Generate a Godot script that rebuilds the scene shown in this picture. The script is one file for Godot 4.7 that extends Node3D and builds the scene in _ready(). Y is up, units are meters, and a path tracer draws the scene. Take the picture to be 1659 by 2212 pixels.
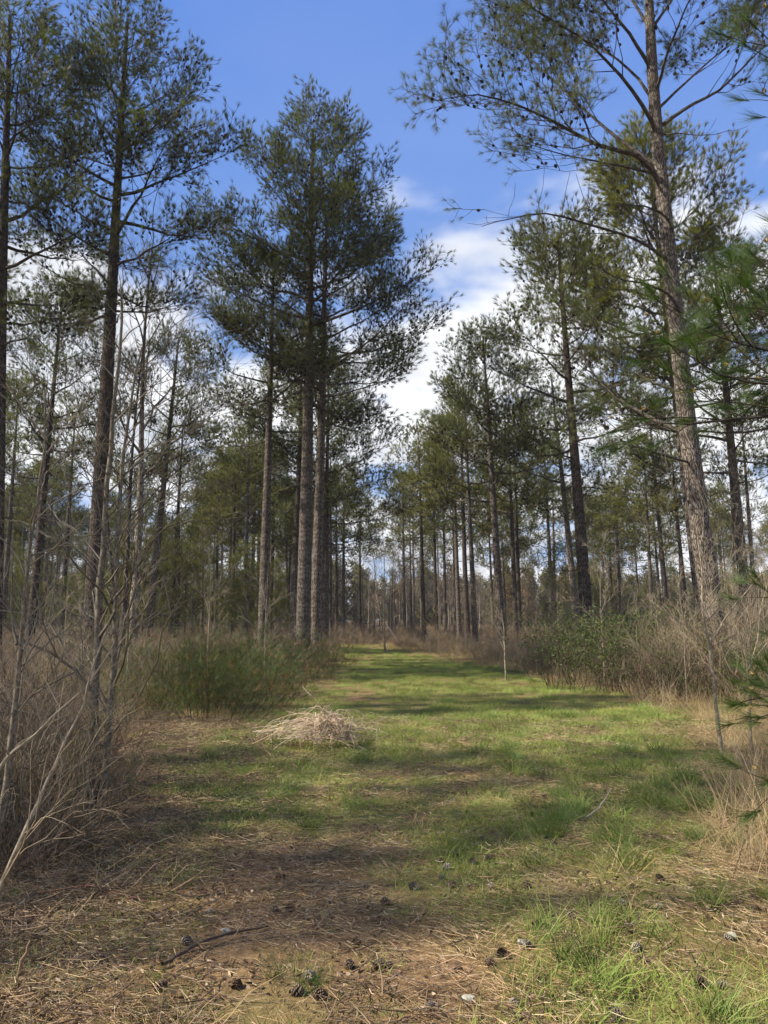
extends Node3D
# A mown track through a thinned pine stand on a bright early spring day.

var rng := RandomNumberGenerator.new()
var mats := {}
var used := {}
var bump := FastNoiseLite.new()
var patch := FastNoiseLite.new()
var patch_fine := FastNoiseLite.new()

# ------------------------------------------------------------------ mesh collector
class Shape:
	var v := PackedVector3Array()
	var n := PackedVector3Array()
	var c := PackedColorArray()
	var t := PackedVector2Array()
	var i := PackedInt32Array()
	func tri(a: Vector3, b: Vector3, d: Vector3, ca: Color, cd: Color) -> void:
		var nn := (d - a).cross(b - a).normalized()
		var k := v.size()
		v.append(a); v.append(b); v.append(d)
		n.append(nn); n.append(nn); n.append(nn)
		c.append(ca); c.append(ca); c.append(cd)
		t.append(Vector2(0, 0)); t.append(Vector2(1, 0)); t.append(Vector2(0.5, 1))
		i.append(k); i.append(k + 1); i.append(k + 2)
	# a thin leaf of grass or a needle: bent once, ending in a point
	func blade(p: Vector3, dir: Vector3, length: float, width: float, bend: Vector3, ca: Color, cb: Color) -> void:
		var side := dir.cross(Vector3(0.31, 0.17, 0.93)).normalized() * width * 0.5
		var m := p + dir * length * 0.55 + bend * 0.3
		var e := p + dir * length + bend
		var nn := dir.cross(side).normalized()
		var k := v.size()
		v.append(p - side); v.append(p + side); v.append(m - side * 0.8); v.append(m + side * 0.8); v.append(e)
		for q in 5:
			n.append(nn)
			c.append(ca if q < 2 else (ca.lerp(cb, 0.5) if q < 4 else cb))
			t.append(Vector2(0, 0))
		for q in [0, 1, 2, 1, 3, 2, 2, 3, 4]:
			i.append(k + q)
	func needle(p: Vector3, dir: Vector3, length: float, width: float, ca: Color) -> void:
		var side := dir.cross(Vector3(0.31, 0.87, 0.33)).normalized() * width * 0.5
		tri(p - side, p + side, p + dir * length, ca, ca)
	func tube(pts: PackedVector3Array, radii: PackedFloat32Array, sides: int, ca: Color, cb: Color, around := 1.0, up := 1.0) -> void:
		var count := pts.size()
		var base := v.size()
		var last := Vector3.ZERO
		var run := 0.0
		for a in count:
			var d := (pts[mini(a + 1, count - 1)] - pts[maxi(a - 1, 0)]).normalized()
			if a > 0:
				run += pts[a].distance_to(pts[a - 1])
			var x: Vector3
			if a == 0:
				x = d.cross(Vector3(0.1, 0.2, 1.0)).normalized()
			else:
				x = (last - d * last.dot(d)).normalized()
			last = x
			var y := d.cross(x)
			var col := ca.lerp(cb, float(a) / maxf(1, count - 1))
			for s in sides + 1:
				var ang := TAU * s / sides
				var o := x * cos(ang) + y * sin(ang)
				v.append(pts[a] + o * radii[a])
				n.append(o)
				c.append(col)
				t.append(Vector2(around * s / sides, run * up))
		for a in count - 1:
			for s in sides:
				var p := base + a * (sides + 1) + s
				var q := p + sides + 1
				i.append(p); i.append(q); i.append(p + 1)
				i.append(p + 1); i.append(q); i.append(q + 1)
	func mesh(m: Material) -> ArrayMesh:
		var arr := []
		arr.resize(Mesh.ARRAY_MAX)
		arr[Mesh.ARRAY_VERTEX] = v
		arr[Mesh.ARRAY_NORMAL] = n
		arr[Mesh.ARRAY_COLOR] = c
		arr[Mesh.ARRAY_TEX_UV] = t
		arr[Mesh.ARRAY_INDEX] = i
		var am := ArrayMesh.new()
		am.add_surface_from_arrays(Mesh.PRIMITIVE_TRIANGLES, arr)
		am.surface_set_material(0, m)
		return am

# ------------------------------------------------------------------ helpers
func rr(a: float, b: float) -> float:
	return rng.randf_range(a, b)

func rdir() -> Vector3:
	return Vector3(rng.randfn(), rng.randfn(), rng.randfn()).normalized()

func tint(c: Color, s := 0.2) -> Color:
	var k := 1.0 + rr(-s, s)
	return Color(c.r * k * (1 + rr(-s, s) * 0.4), c.g * k, c.b * k * (1 + rr(-s, s) * 0.4))

func numbered(called: String) -> String:
	used[called] = used.get(called, 0) + 1
	return called if used[called] == 1 else "%s_%03d" % [called, used[called] - 1]

func tag(o: Node3D, label: String, category: String, group := "") -> Node3D:
	o.set_meta("label", label)
	o.set_meta("category", category)
	if group:
		o.set_meta("group", group)
	return o

func thing(called: String, label: String, category: String, at_ := Vector3.ZERO, group := "") -> Node3D:
	var o := Node3D.new()
	o.name = numbered(called)
	add_child(o)
	o.position = at_
	return tag(o, label, category, group)

func part(called: String, m: Mesh, parent: Node) -> MeshInstance3D:
	var o := MeshInstance3D.new()
	o.name = called
	o.mesh = m
	parent.add_child(o, true)
	return o

func copy(o: Node3D, label := "", group := "") -> Node3D:
	var k: Node3D = o.duplicate()
	k.name = numbered(String(o.name).rstrip("0123456789").rstrip("_"))
	add_child(k)
	if label:
		k.set_meta("label", label)
	if group:
		k.set_meta("group", group)
	return k

func many(called: String, m: Mesh, places: Array, colors: PackedColorArray, parent: Node) -> MultiMeshInstance3D:
	var mm := MultiMesh.new()
	mm.transform_format = MultiMesh.TRANSFORM_3D
	mm.use_colors = colors.size() > 0
	mm.mesh = m
	mm.instance_count = places.size()
	for k in places.size():
		mm.set_instance_transform(k, places[k])
		if colors.size() > 0:
			mm.set_instance_color(k, colors[k])
	var o := MultiMeshInstance3D.new()
	o.name = called
	o.multimesh = mm
	parent.add_child(o, true)
	return o

func stuff(called: String, label: String, m: Mesh, places: Array, colors := PackedColorArray()) -> void:
	if places.is_empty():
		return
	var o := many(numbered(called), m, places, colors, self)
	o.set_meta("kind", "stuff")
	tag(o, label, "ground cover")

func along(y: Vector3, s := 1.0) -> Transform3D:
	# local +Y laid along y, rolled at random
	y = y.normalized()
	var x := y.cross(rdir()).normalized()
	return Transform3D(Basis(x * s, y * s, x.cross(y) * s), Vector3.ZERO)

func upright(p: Vector3, s: float, tilt := 0.12, sy := 1.0) -> Transform3D:
	var y := (Vector3.UP + Vector3(rng.randfn(), 0, rng.randfn()) * tilt).normalized()
	var a := rr(0, TAU)
	var x := y.cross(Vector3(cos(a), 0, sin(a))).normalized()
	return Transform3D(Basis(x * s, y * s * sy, x.cross(y) * s), p)

# a point of the place: where the sight line through (u, v) of a 1659 x 2212 view meets the upright plane at that depth
var look := Basis(Vector3.RIGHT, deg_to_rad(8.0))
func at(u: float, v: float, depth: float) -> Vector3:
	var d := look * Vector3((u - 829.5) / 1662.0, -(v - 1106.0) / 1662.0, -1.0)
	return Vector3(0, 1.6, 0) + d * (depth / -d.z)

func photo(px: float, py: float, depth: float) -> Vector3:
	return at(px * 0.96, py * 0.96, depth)

func on_ground(px: float, py: float) -> Vector3:
	var d := look * Vector3((px * 0.96 - 829.5) / 1662.0, -(py * 0.96 - 1106.0) / 1662.0, -1.0)
	var p := Vector3(0, 1.6, 0) + d * (1.6 / -d.y)
	p.y = height(p.x, p.z)
	return p

func height(x: float, z: float) -> float:
	var far := clampf((-z - 60.0) / 200.0, 0, 1)
	return bump.get_noise_2d(x, z) * 0.07 + bump.get_noise_2d(x * 5.0 + 40, z * 5.0) * 0.018 + far * 1.0

var left_edge := [[2.5, -1.5], [4.5, -1.45], [6.0, -1.5], [8.0, -2.4], [10.0, -2.4], [20.0, -1.1], [29.0, -1.5], [37.0, -1.9], [47.0, -2.4], [60.0, -3.0]]
var right_edge := [[2.5, 1.9], [4.0, 1.9], [6.0, 2.4], [9.5, 3.8], [13.0, 5.0], [17.0, 4.9], [20.0, 4.5], [29.0, 3.2], [37.0, 1.4], [45.0, -0.2], [60.0, -1.5]]
func edge(line: Array, d: float) -> float:
	for k in line.size() - 1:
		if d < line[k + 1][0]:
			return lerpf(line[k][1], line[k + 1][1], clampf((d - line[k][0]) / (line[k + 1][0] - line[k][0]), 0, 1))
	return line[line.size() - 1][1]

func track_left(d: float) -> float:
	return edge(left_edge, d)

func track_right(d: float) -> float:
	return edge(right_edge, d)

# 1 well inside the mown track, 0 outside
func inside(x: float, d: float) -> float:
	var e := minf(x - track_left(d), track_right(d) - x) + patch_fine.get_noise_2d(x, d) * 0.7
	return clampf(e / 0.8 + 0.5, 0, 1) * (1.0 - clampf((d - 46) / 6, 0, 1))

# how green the turf is, 0 bare straw .. 1 thick grass
func greenness(x: float, z: float) -> float:
	var d := -z
	var g := 0.74 + patch.get_noise_2d(x, z) * 0.75 + patch_fine.get_noise_2d(x, z) * 0.35
	g += 0.30 * smoothstep(6.0, 10.0, d)
	g += 0.22 * smoothstep(0.3, 1.6, x) * (1 - smoothstep(9, 14, d)) 
	g -= 0.30 * (1 - smoothstep(4.0, 6.5, d)) * (1 - smoothstep(0.2, 1.8, x))
	g -= 0.5 * exp(-pow((x - lerpf(-0.2, -0.9, clampf((d - 12) / 20, 0, 1))) / 0.55, 2)) * smoothstep(11, 17, d)
	return clampf(g, 0, 1)

func noise(kind: int, freq: float, octaves: int, s: int) -> FastNoiseLite:
	var f := FastNoiseLite.new()
	f.noise_type = kind
	f.frequency = freq
	f.seed = s
	f.fractal_type = FastNoiseLite.FRACTAL_FBM if octaves > 1 else FastNoiseLite.FRACTAL_NONE
	f.fractal_octaves = octaves
	return f

# ------------------------------------------------------------------ sky
func make_sky() -> ImageTexture:
	var w := 2880
	var h := 1440
	var im := Image.create(w, h, false, Image.FORMAT_RGBF)
	var big := noise(FastNoiseLite.TYPE_SIMPLEX_SMOOTH, 0.9, 5, 11)
	var fine := noise(FastNoiseLite.TYPE_SIMPLEX_SMOOTH, 4.2, 6, 5)
	var shade := noise(FastNoiseLite.TYPE_SIMPLEX_SMOOTH, 1.5, 4, 23)
	# banks and gaps of cloud: azimuth, elevation, spread in both, amount
	var banks := [
		[8.0, 25.5, 7.0, 4.5, 0.85], [19.0, 27.0, 8.0, 4.5, 0.95], [12.0, 19.0, 12.0, 6.0, 0.4], [29.0, 33.0, 6.0, 5.5, 0.55], [-21.0, 29.0, 10.0, 8.0, 0.85], [-13.0, 36.0, 5.0, 3.5, 0.6], [-7.0, 15.0, 8.0, 8.0, 0.35],
		[3.0, 36.0, 9.0, 5.5, -0.5], [-7.0, 41.0, 8.0, 4.0, -0.35], [18.0, 36.0, 8.0, 3.5, -0.4], [15.0, 14.2, 4.0, 1.4, -0.55], [3.0, 31.0, 4.0, 2.0, -0.3], [10.0, 5.0, 9.0, 2.4, -0.5], [-27.0, 30.0, 3.5, 2.5, -0.55], [24.0, 5.5, 6.0, 2.5, -0.4],
	]
	for y in h:
		var el := (0.5 - (y + 0.5) / h) * PI
		var below := el < 0.0
		var sy := sin(el)
		var ce := cos(el)
		var eld := rad_to_deg(el)
		var k := clampf(eld / 45.0, 0, 1)
		var blue := Color(0.22, 0.33, 0.48).lerp(Color(0.064, 0.142, 0.395), pow(k, 0.55)).lerp(Color(0.046, 0.108, 0.335), clampf((eld - 40) / 50, 0, 1))
		if below:
			for x in w:
				im.set_pixel(x, y, Color(0.16, 0.15, 0.11))
			continue
		var span := 1.0 / (sy + 0.22)
		for x in w:
			var az := ((x + 0.5) / w - 0.5) * TAU
			var px := sin(az) * ce * span
			var pz := -cos(az) * ce * span
			var azd := rad_to_deg(az)
			var m := lerpf(0.70, -0.34, smoothstep(20.0, 40.0, eld))
			if absf(azd) < 60:
				for b in banks:
					var dx: float = (azd - b[0]) / b[2]
					var dy: float = (eld - b[1]) / b[3]
					var q := dx * dx + dy * dy
					if q < 9:
						m += b[4] * exp(-q)
			var f := big.get_noise_3d(px, pz, 0.0)
			var g := fine.get_noise_3d(px + f * 0.2, pz, 3.0)
			var den := m - 0.18 + f * 0.85 + g * 0.55
			var cover := clampf(den * 1.8, 0, 1)
			cover = cover * cover * (3 - 2 * cover)
			cover = maxf(cover, 0.04 * clampf(0.5 + g + f, 0, 1))
			var dark := clampf(0.34 + (den - 0.45) * 0.45 + shade.get_noise_3d(px, pz, 7.0) * 1.1 + g * 0.35, 0, 1) * (1.0 - 0.45 * clampf((eld - 18) / 20, 0, 1))
			var cl := Color(0.60, 0.605, 0.615).lerp(Color(0.35, 0.375, 0.425), dark)
			im.set_pixel(x, y, blue.lerp(cl, cover))
	return ImageTexture.create_from_image(im)

# ------------------------------------------------------------------ materials
func plain(called: String, rough: float, back := Color.BLACK, c := Color.WHITE) -> StandardMaterial3D:
	var m := StandardMaterial3D.new()
	m.resource_name = called
	m.vertex_color_use_as_albedo = true
	m.albedo_color = c
	m.roughness = rough
	m.metallic_specular = 0.3
	if back != Color.BLACK:
		m.backlight_enabled = true
		m.backlight = back
	mats[called] = m
	return m

func bark_images() -> Array:
	var w := 256
	var h := 512
	var cells := noise(FastNoiseLite.TYPE_CELLULAR, 1.0, 1, 3)
	cells.cellular_return_type = FastNoiseLite.RETURN_DISTANCE2_SUB
	cells.cellular_jitter = 0.9
	var tone := noise(FastNoiseLite.TYPE_CELLULAR, 1.0, 1, 3)
	tone.cellular_return_type = FastNoiseLite.RETURN_CELL_VALUE
	tone.cellular_jitter = 0.9
	var grain := noise(FastNoiseLite.TYPE_SIMPLEX, 1.0, 4, 9)
	var col := Image.create(w, h, false, Image.FORMAT_RGB8)
	var hei := Image.create(w, h, false, Image.FORMAT_RGB8)
	for y in h:
		for x in w:
			var a := TAU * x / w
			var b := TAU * y / h
			# a torus in the noise's space, so that the tile has no seam
			var p := Vector3(cos(a) * 1.25, sin(a) * 1.25, 0.0)
			var r := 1.9
			var q := Vector3(p.x * 2.4, p.y * 2.4, sin(b) * r) + Vector3(cos(b) * r, 0, 0)
			var gr := grain.get_noise_3d(q.x * 3.0, q.y * 3.0, q.z * 1.2)
			var e := cells.get_noise_3d(q.x + gr * 0.25, q.y + gr * 0.25, q.z * 0.8) + 1.0
			var crack := smoothstep(0.03, 0.30, e)
			var cellv := tone.get_noise_3d(q.x + gr * 0.25, q.y + gr * 0.25, q.z * 0.8) * 0.5 + 0.5
			var lum := lerpf(0.46, 0.78 + 0.22 * cellv, crack) * (1.0 + gr * 0.30)
			col.set_pixel(x, y, Color(clampf(lum * 1.0, 0, 1), clampf(lum * lerpf(0.94, 0.98, crack), 0, 1), clampf(lum * lerpf(0.86, 0.96, crack), 0, 1)))
			hei.set_pixel(x, y, Color(1, 1, 1) * clampf(crack * (0.75 + 0.25 * cellv) + gr * 0.10, 0, 1))
	return [ImageTexture.create_from_image(col), ImageTexture.create_from_image(hei)]

func bark(called: String, c: Color, im: Array, relief := 2.5) -> StandardMaterial3D:
	var m := StandardMaterial3D.new()
	m.resource_name = called
	m.albedo_color = c.linear_to_srgb()
	m.albedo_texture = im[0]
	m.roughness = 0.92
	m.metallic_specular = 0.25
	m.heightmap_enabled = true
	m.heightmap_texture = im[1]
	m.heightmap_scale = relief
	mats[called] = m
	return m

func litter_image() -> ImageTexture:
	var w := 1024
	var im := Image.create(w, w, false, Image.FORMAT_RGB8)
	var base := noise(FastNoiseLite.TYPE_SIMPLEX_SMOOTH, 0.02, 4, 77)
	for y in w:
		for x in w:
			var k := 0.74 + base.get_noise_2d(x, y) * 0.22
			im.set_pixel(x, y, Color(k, k * 0.93, k * 0.84))
	var r := RandomNumberGenerator.new()
	r.seed = 5
	for s in 9000:
		var x := r.randf() * w
		var y := r.randf() * w
		var a := r.randf() * TAU
		var bend := r.randf_range(-0.012, 0.012)
		var k := r.randf_range(0.62, 1.0)
		var red := r.randf_range(0.0, 0.18)
		var c := Color(k, k * (0.95 - red * 0.5), k * (0.86 - red))
		for q in r.randi_range(30, 85):
			im.set_pixel(posmod(int(x), w), posmod(int(y), w), c)
			x += cos(a)
			y += sin(a)
			a += bend
	return ImageTexture.create_from_image(im)

# ------------------------------------------------------------------ pine foliage
func tuft(s: Shape, p: Vector3, d: Vector3, count: int, length: float, width: float, open: float, c: Color) -> void:
	for k in count:
		var o := rdir()
		o = (o - d * o.dot(d)).normalized()
		var spread := open * (0.25 + 0.75 * rng.randf())
		var dir := (d * cos(spread) + o * sin(spread)).normalized()
		s.needle(p - d * rr(0, length * 0.55), dir, length * rr(0.75, 1.1), width, tint(c, 0.28))

func cone_on_twig(s: Shape, p: Vector3, size: float) -> void:
	var pts := PackedVector3Array()
	var rad := PackedFloat32Array()
	var d := (Vector3.DOWN + rdir() * 0.6).normalized()
	for k in 5:
		pts.append(p + d * size * k / 4.0)
	rad.append_array([size * 0.1, size * 0.33, size * 0.36, size * 0.24, size * 0.02])
	s.tube(pts, rad, 5, Color(0.030, 0.024, 0.018), Color(0.045, 0.034, 0.026))

func spray_mesh(sd: int, twigs: int, needles: int, width: float, length: float, open: float, cones: int, c: Color) -> Mesh:
	rng.seed = sd
	var s := Shape.new()
	var wood := Color(0.075, 0.06, 0.045)
	var main := PackedVector3Array()
	var rad := PackedFloat32Array()
	var bend := Vector3(rr(-0.12, 0.12), 0, rr(-0.12, 0.12))
	for k in 5:
		var f := k / 4.0
		main.append(Vector3(0, f * 0.75, 0) + bend * f * f)
		rad.append(lerpf(0.009, 0.004, f))
	s.tube(main, rad, 3, wood, wood)
	tuft(s, main[4], (main[4] - main[3]).normalized(), needles, length, width, open, c)
	for k in twigs:
		var f := rr(0.25, 1.0)
		var p := main[0].lerp(main[4], f)
		var a := TAU * k * 0.382 + rr(-0.5, 0.5)
		var out := Vector3(cos(a), rr(0.35, 0.95), sin(a)).normalized()
		var l := rr(0.16, 0.42)
		var e := p + out * l + Vector3(0, l * 0.2, 0)
		s.tube(PackedVector3Array([p, p.lerp(e, 0.5) + rdir() * 0.02, e]), PackedFloat32Array([0.006, 0.004, 0.003]), 3, wood, wood)
		tuft(s, e, (out + Vector3(0, 0.45, 0)).normalized(), needles, length, width, open, c)
	for k in cones:
		cone_on_twig(s, main[0].lerp(main[4], rr(0.2, 0.9)) + rdir() * 0.10, rr(0.08, 0.11))
	return s.mesh(mats["needles"])

# ------------------------------------------------------------------ pines
func bent(a: Vector3, b: Vector3, steps: int, sag: Vector3, wob: float) -> PackedVector3Array:
	var pts := PackedVector3Array()
	for k in steps + 1:
		var f := float(k) / steps
		var w := rdir() * wob if k > 0 and k < steps else Vector3.ZERO
		pts.append(a.lerp(b, f) + sag * (f * (1 - f) * 4.0) + w)
	return pts

func taper(a: float, b: float, steps: int) -> PackedFloat32Array:
	var r := PackedFloat32Array()
	for k in steps + 1:
		r.append(lerpf(a, b, pow(float(k) / steps, 0.8)))
	return r

func sample(pts: PackedVector3Array, f: float) -> Vector3:
	var k := clampf(f, 0, 1) * (pts.size() - 1)
	var a := mini(int(k), pts.size() - 2)
	return pts[a].lerp(pts[a + 1], k - a)

# one limb with its side branches; the places of its needle sprays go into `out`
func limb(s: Shape, pts: PackedVector3Array, r: float, out: Array, density: float, size: float, c: Color, bare := 0.30, leafy := 1.0) -> void:
	var steps := pts.size() - 1
	s.tube(pts, taper(r, 0.007, steps), 5, c, c, 1.0, 0.5)
	var length := 0.0
	for k in steps:
		length += pts[k].distance_to(pts[k + 1])
	var count := int(length * density + 1.5)
	var sgn := 1.0 if rng.randf() < 0.5 else -1.0
	for k in count:
		var f := lerpf(bare, 0.98, (k + rr(0.1, 0.9)) / count)
		var p := sample(pts, f)
		var d := (sample(pts, f + 0.06) - sample(pts, f - 0.06)).normalized()
		sgn = -sgn
		var side := d.cross(Vector3.UP).normalized() * sgn
		var dir := (d * rr(0.5, 1.0) + side * rr(0.5, 1.1) + Vector3.UP * rr(-0.05, 0.75)).normalized()
		var l := length * 0.30 * (1.15 - f) + rr(0.15, 0.6)
		var e := p + dir * l
		var b := bent(p, e, 3, Vector3(0, -0.06 * l, 0), 0.03 * l)
		s.tube(b, taper(maxf(0.006, r * 0.38 * (1.1 - f)), 0.005, 3), 3, c, c)
		var n := int(l * 2.3 * leafy + rr(0.6, 1.5))
		for q in n:
			if rng.randf() > leafy + 0.15:
				continue
			var g := lerpf(1.0, 0.25, float(q) / maxf(1, n)) if q > 0 else 1.0
			var t := along((dir * rr(0.4, 1.0) + rdir() * 0.55 + Vector3.UP * rr(0.25, 0.85)), size * rr(0.75, 1.2))
			t.origin = sample(b, g)
			out.append(t)
	var tip := along((pts[steps] - pts[steps - 1]).normalized() + Vector3.UP * 0.6, size)
	tip.origin = pts[steps]
	if leafy > 0.3:
		out.append(tip)

func trunk_shape(s: Shape, line: PackedVector3Array, r: float, sides: int, h: float, spread := 0.35) -> void:
	var rad := PackedFloat32Array()
	for p in line:
		var f := clampf(p.y / h, 0, 1)
		rad.append(maxf(0.012, r * (1.0 - 0.80 * pow(f, 1.25)) * (1.0 + spread * exp(-p.y / 0.35))))
	s.tube(line, rad, sides, Color.WHITE, Color.WHITE, maxf(1.0, roundf(r * TAU / 0.75)), 0.66)

# h height, cb height of the lowest green limb, cr crown radius; top: sideways shift of the tip
func pine(called: String, label: String, group: String, base: Vector3, top: Vector2, h: float, cb: float, cr: float, r: float, sd: int, o := {}) -> Node3D:
	rng.seed = sd
	var t := thing(called, label, "pine tree", base, group)
	var split: bool = o.get("split", true)
	var ts := Shape.new()
	var line := PackedVector3Array()
	var wob := Vector2(rr(-1, 1), rr(-1, 1)) * 0.10
	var steps := 14
	for k in steps + 1:
		var f := pow(float(k) / steps, 1.25)
		var sway := sin(f * 5.0 + sd) * f * (1 - f)
		line.append(Vector3(top.x * f + wob.x * sway, h * f - (0.25 if k == 0 else 0.0), top.y * f + wob.y * sway))
	trunk_shape(ts, line, r, 14 if split else 9, h)
	var tm: Material = mats[o.get("bark", "bark_brown")]
	var wood: Color = o.get("wood", Color(0.5, 0.47, 0.45))
	var out := []
	var n := int((h - cb) * o.get("per_metre", 2.8))
	var az := rr(0, TAU)
	for k in n:
		var f := (k + rr(0.0, 0.8)) / n
		var y := lerpf(cb, h * 0.985, f)
		az += 2.4 + rr(-0.5, 0.5)
		var prof := lerpf(0.70, 1.0, smoothstep(0.0, 0.22, f)) * (1.0 - 0.80 * pow(maxf(0.0, (f - 0.15) / 0.85), 1.9))
		var l := cr * prof * rr(0.70, 1.12)
		var lift := deg_to_rad(lerpf(2.0, 58.0, pow(f, 0.9)) + rr(-10, 10))
		var fl := y / h
		var p := sample(line, pow(fl, 1.0 / 1.25))
		var e := p + Vector3(cos(az) * cos(lift), sin(lift), sin(az) * cos(lift)) * l
		var b := bent(p, e, 6, Vector3(0, -0.05 * l, 0), 0.018 * l)
		var ls := Shape.new() if split else ts
		limb(ls, b, (0.010 + 0.0115 * l) * (1.2 if f < 0.5 else 1.0), out, o.get("density", 2.5), o.get("size", 1.1), wood, lerpf(0.50, 0.15, f), minf(1.0, lerpf(0.62, 1.3, f)))
		if split:
			part("limb", ls.mesh(tm), t)
	for k in o.get("dead", 4):
		var y := rr(0.35, 1.0) * cb
		var a := rr(0, TAU)
		var p := sample(line, pow(y / h, 1.0 / 1.25))
		var l := rr(0.25, 0.9) * (1.0 if rng.randf() < 0.7 else 2.6)
		var b := bent(p, p + Vector3(cos(a), rr(-0.1, 0.35), sin(a)) * l, 4, Vector3(0, -0.05 * l, 0), 0.03 * l)
		var ls := Shape.new() if split else ts
		ls.tube(b, taper(0.022, 0.008, 4), 4, wood, wood)
		if split:
			part("dead_limb", ls.mesh(tm), t)
	part("trunk", ts.mesh(tm), t)
	var tints := PackedColorArray()
	for k in out.size():
		var w := rr(0.75, 1.25)
		tints.append(Color(w * rr(0.92, 1.1), w, w * rr(0.85, 1.05)))
	var kinds: Array = o.get("sprays", ["spray_a", "spray_b"])
	var half := out.size() / kinds.size()
	for q in kinds.size():
		var m := many("crown", mats[kinds[q]], out.slice(q * half, (q + 1) * half if q + 1 < kinds.size() else out.size()), tints.slice(q * half, (q + 1) * half if q + 1 < kinds.size() else out.size()), t)
		m.set_meta("kind", "stuff")
	return t

var least := 0.0012  # thinnest twig

# ------------------------------------------------------------------ bare hardwoods
func twigs(s: Shape, p: Vector3, d: Vector3, l: float, r: float, depth: int, c: Color, up: float, kids: int) -> void:
	var steps := 4 if depth > 1 else 3
	var e := p + d * l
	var b := bent(p, e, steps, Vector3(0, 0.04 * l, 0) + rdir() * 0.05 * l, 0.035 * l)
	s.tube(b, taper(maxf(r, least), maxf(r * 0.42, least), steps), 5 if depth > 2 else 3, c, c, 1.0, 0.6)
	if depth <= 0:
		return
	for k in kids:
		var f := rr(0.3, 1.0) if k > 0 else 1.0
		var q := sample(b, f)
		var o := rdir()
		o = (o - d * o.dot(d)).normalized()
		var nd := (d * rr(0.6, 1.0) + o * rr(0.35, 0.85) + Vector3.UP * up).normalized()
		twigs(s, q, nd, l * rr(0.45, 0.72), r * lerpf(0.62, 0.40, f) if k > 0 else r * 0.42, depth - 1, c, up, kids)

func hardwood(called: String, label: String, group: String, base: Vector3, top: Vector2, h: float, r: float, sd: int, depth: int, limbs: int, m: String, first := 0.3) -> Node3D:
	rng.seed = sd
	var t := thing(called, label, "bare tree", base, group)
	var line := PackedVector3Array()
	for k in 11:
		var f := k / 10.0
		line.append(Vector3(top.x * f + sin(f * 6 + sd) * 0.012 * h * f, h * f * 0.93 - (0.2 if k == 0 else 0.0), top.y * f + cos(f * 5 + sd) * 0.012 * h * f))
	var ts := Shape.new()
	var rad := PackedFloat32Array()
	for k in 11:
		rad.append(r * lerpf(1.0, 0.10, pow(k / 10.0, 0.9)) * (1.0 + 0.3 * exp(-k * 1.5)))
	ts.tube(line, rad, 8, Color.WHITE, Color.WHITE, maxf(1.0, roundf(r * TAU / 0.8)), 0.6)
	part("trunk", ts.mesh(mats[m]), t)
	for k in limbs:
		var f := lerpf(first, 1.0, float(k) / maxf(1, limbs - 1))
		var a := k * 2.4 + rr(-0.5, 0.5)
		var d := Vector3(cos(a), lerpf(0.55, 1.6, f) + rr(-0.1, 0.3), sin(a)).normalized()
		var ls := Shape.new()
		twigs(ls, sample(line, f), d, h * lerpf(0.26, 0.10, f) * rr(0.8, 1.2), r * lerpf(0.42, 0.12, f), depth, Color.WHITE, 0.22, 4)
		part("limb", ls.mesh(mats[m]), t)
	return t

# a young bare stem through given points, with side branches
func stem(t: Node3D, called: String, pts: Array, r: float, m: String, branches: int, side: Vector3, reach: float, first := 0.15) -> void:
	var cv := Curve3D.new()
	for k in pts.size():
		var a: Vector3 = pts[maxi(k - 1, 0)]
		var b: Vector3 = pts[mini(k + 1, pts.size() - 1)]
		cv.add_point(pts[k], (a - b) / 6.0, (b - a) / 6.0)
	var line := PackedVector3Array()
	var total := cv.get_baked_length()
	var steps := 16
	for k in steps + 1:
		line.append(cv.sample_baked(total * k / steps) + (rdir() * r * 0.25 if k > 0 else Vector3.ZERO))
	var s := Shape.new()
	var rads := taper(r, r * 0.22, steps)
	rads[0] *= 1.25
	s.tube(line, rads, 8, Color.WHITE, Color.WHITE, 1.0, 2.0)
	part(called, s.mesh(mats[m]), t)
	for k in branches:
		var f := lerpf(first, 0.98, (k + rr(0, 0.8)) / branches)
		var a := rr(0, TAU)
		var d := (Vector3(cos(a), rr(0.25, 1.0), sin(a) * 0.7) + side * rr(0.0, 1.1)).normalized()
		var bs := Shape.new()
		twigs(bs, sample(line, f), d, reach * rr(0.35, 1.0) * (1.1 - f * 0.6), r * (1.05 - 0.8 * f) * rr(0.28, 0.5), 2, Color.WHITE, 0.16, 3)
		part("branch", bs.mesh(mats[m]), t)

# ------------------------------------------------------------------ undergrowth
func twig_bush(sd: int, stems: int, tall: float, wide: float, c: Color, r: float, depth := 2) -> Mesh:
	rng.seed = sd
	var s := Shape.new()
	for k in stems:
		var a := rr(0, TAU)
		var q := sqrt(rng.randf()) * wide * 0.45
		var p := Vector3(cos(a) * q, -0.03, sin(a) * q)
		var d := (Vector3.UP + Vector3(cos(a), 0, sin(a)) * rr(0.0, 0.9) + rdir() * 0.25).normalized()
		twigs(s, p, d, tall * rr(0.4, 0.75), r * rr(0.6, 1.2), depth, tint(c, 0.35), 0.10, 4)
	return s.mesh(mats["twig"])

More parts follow.
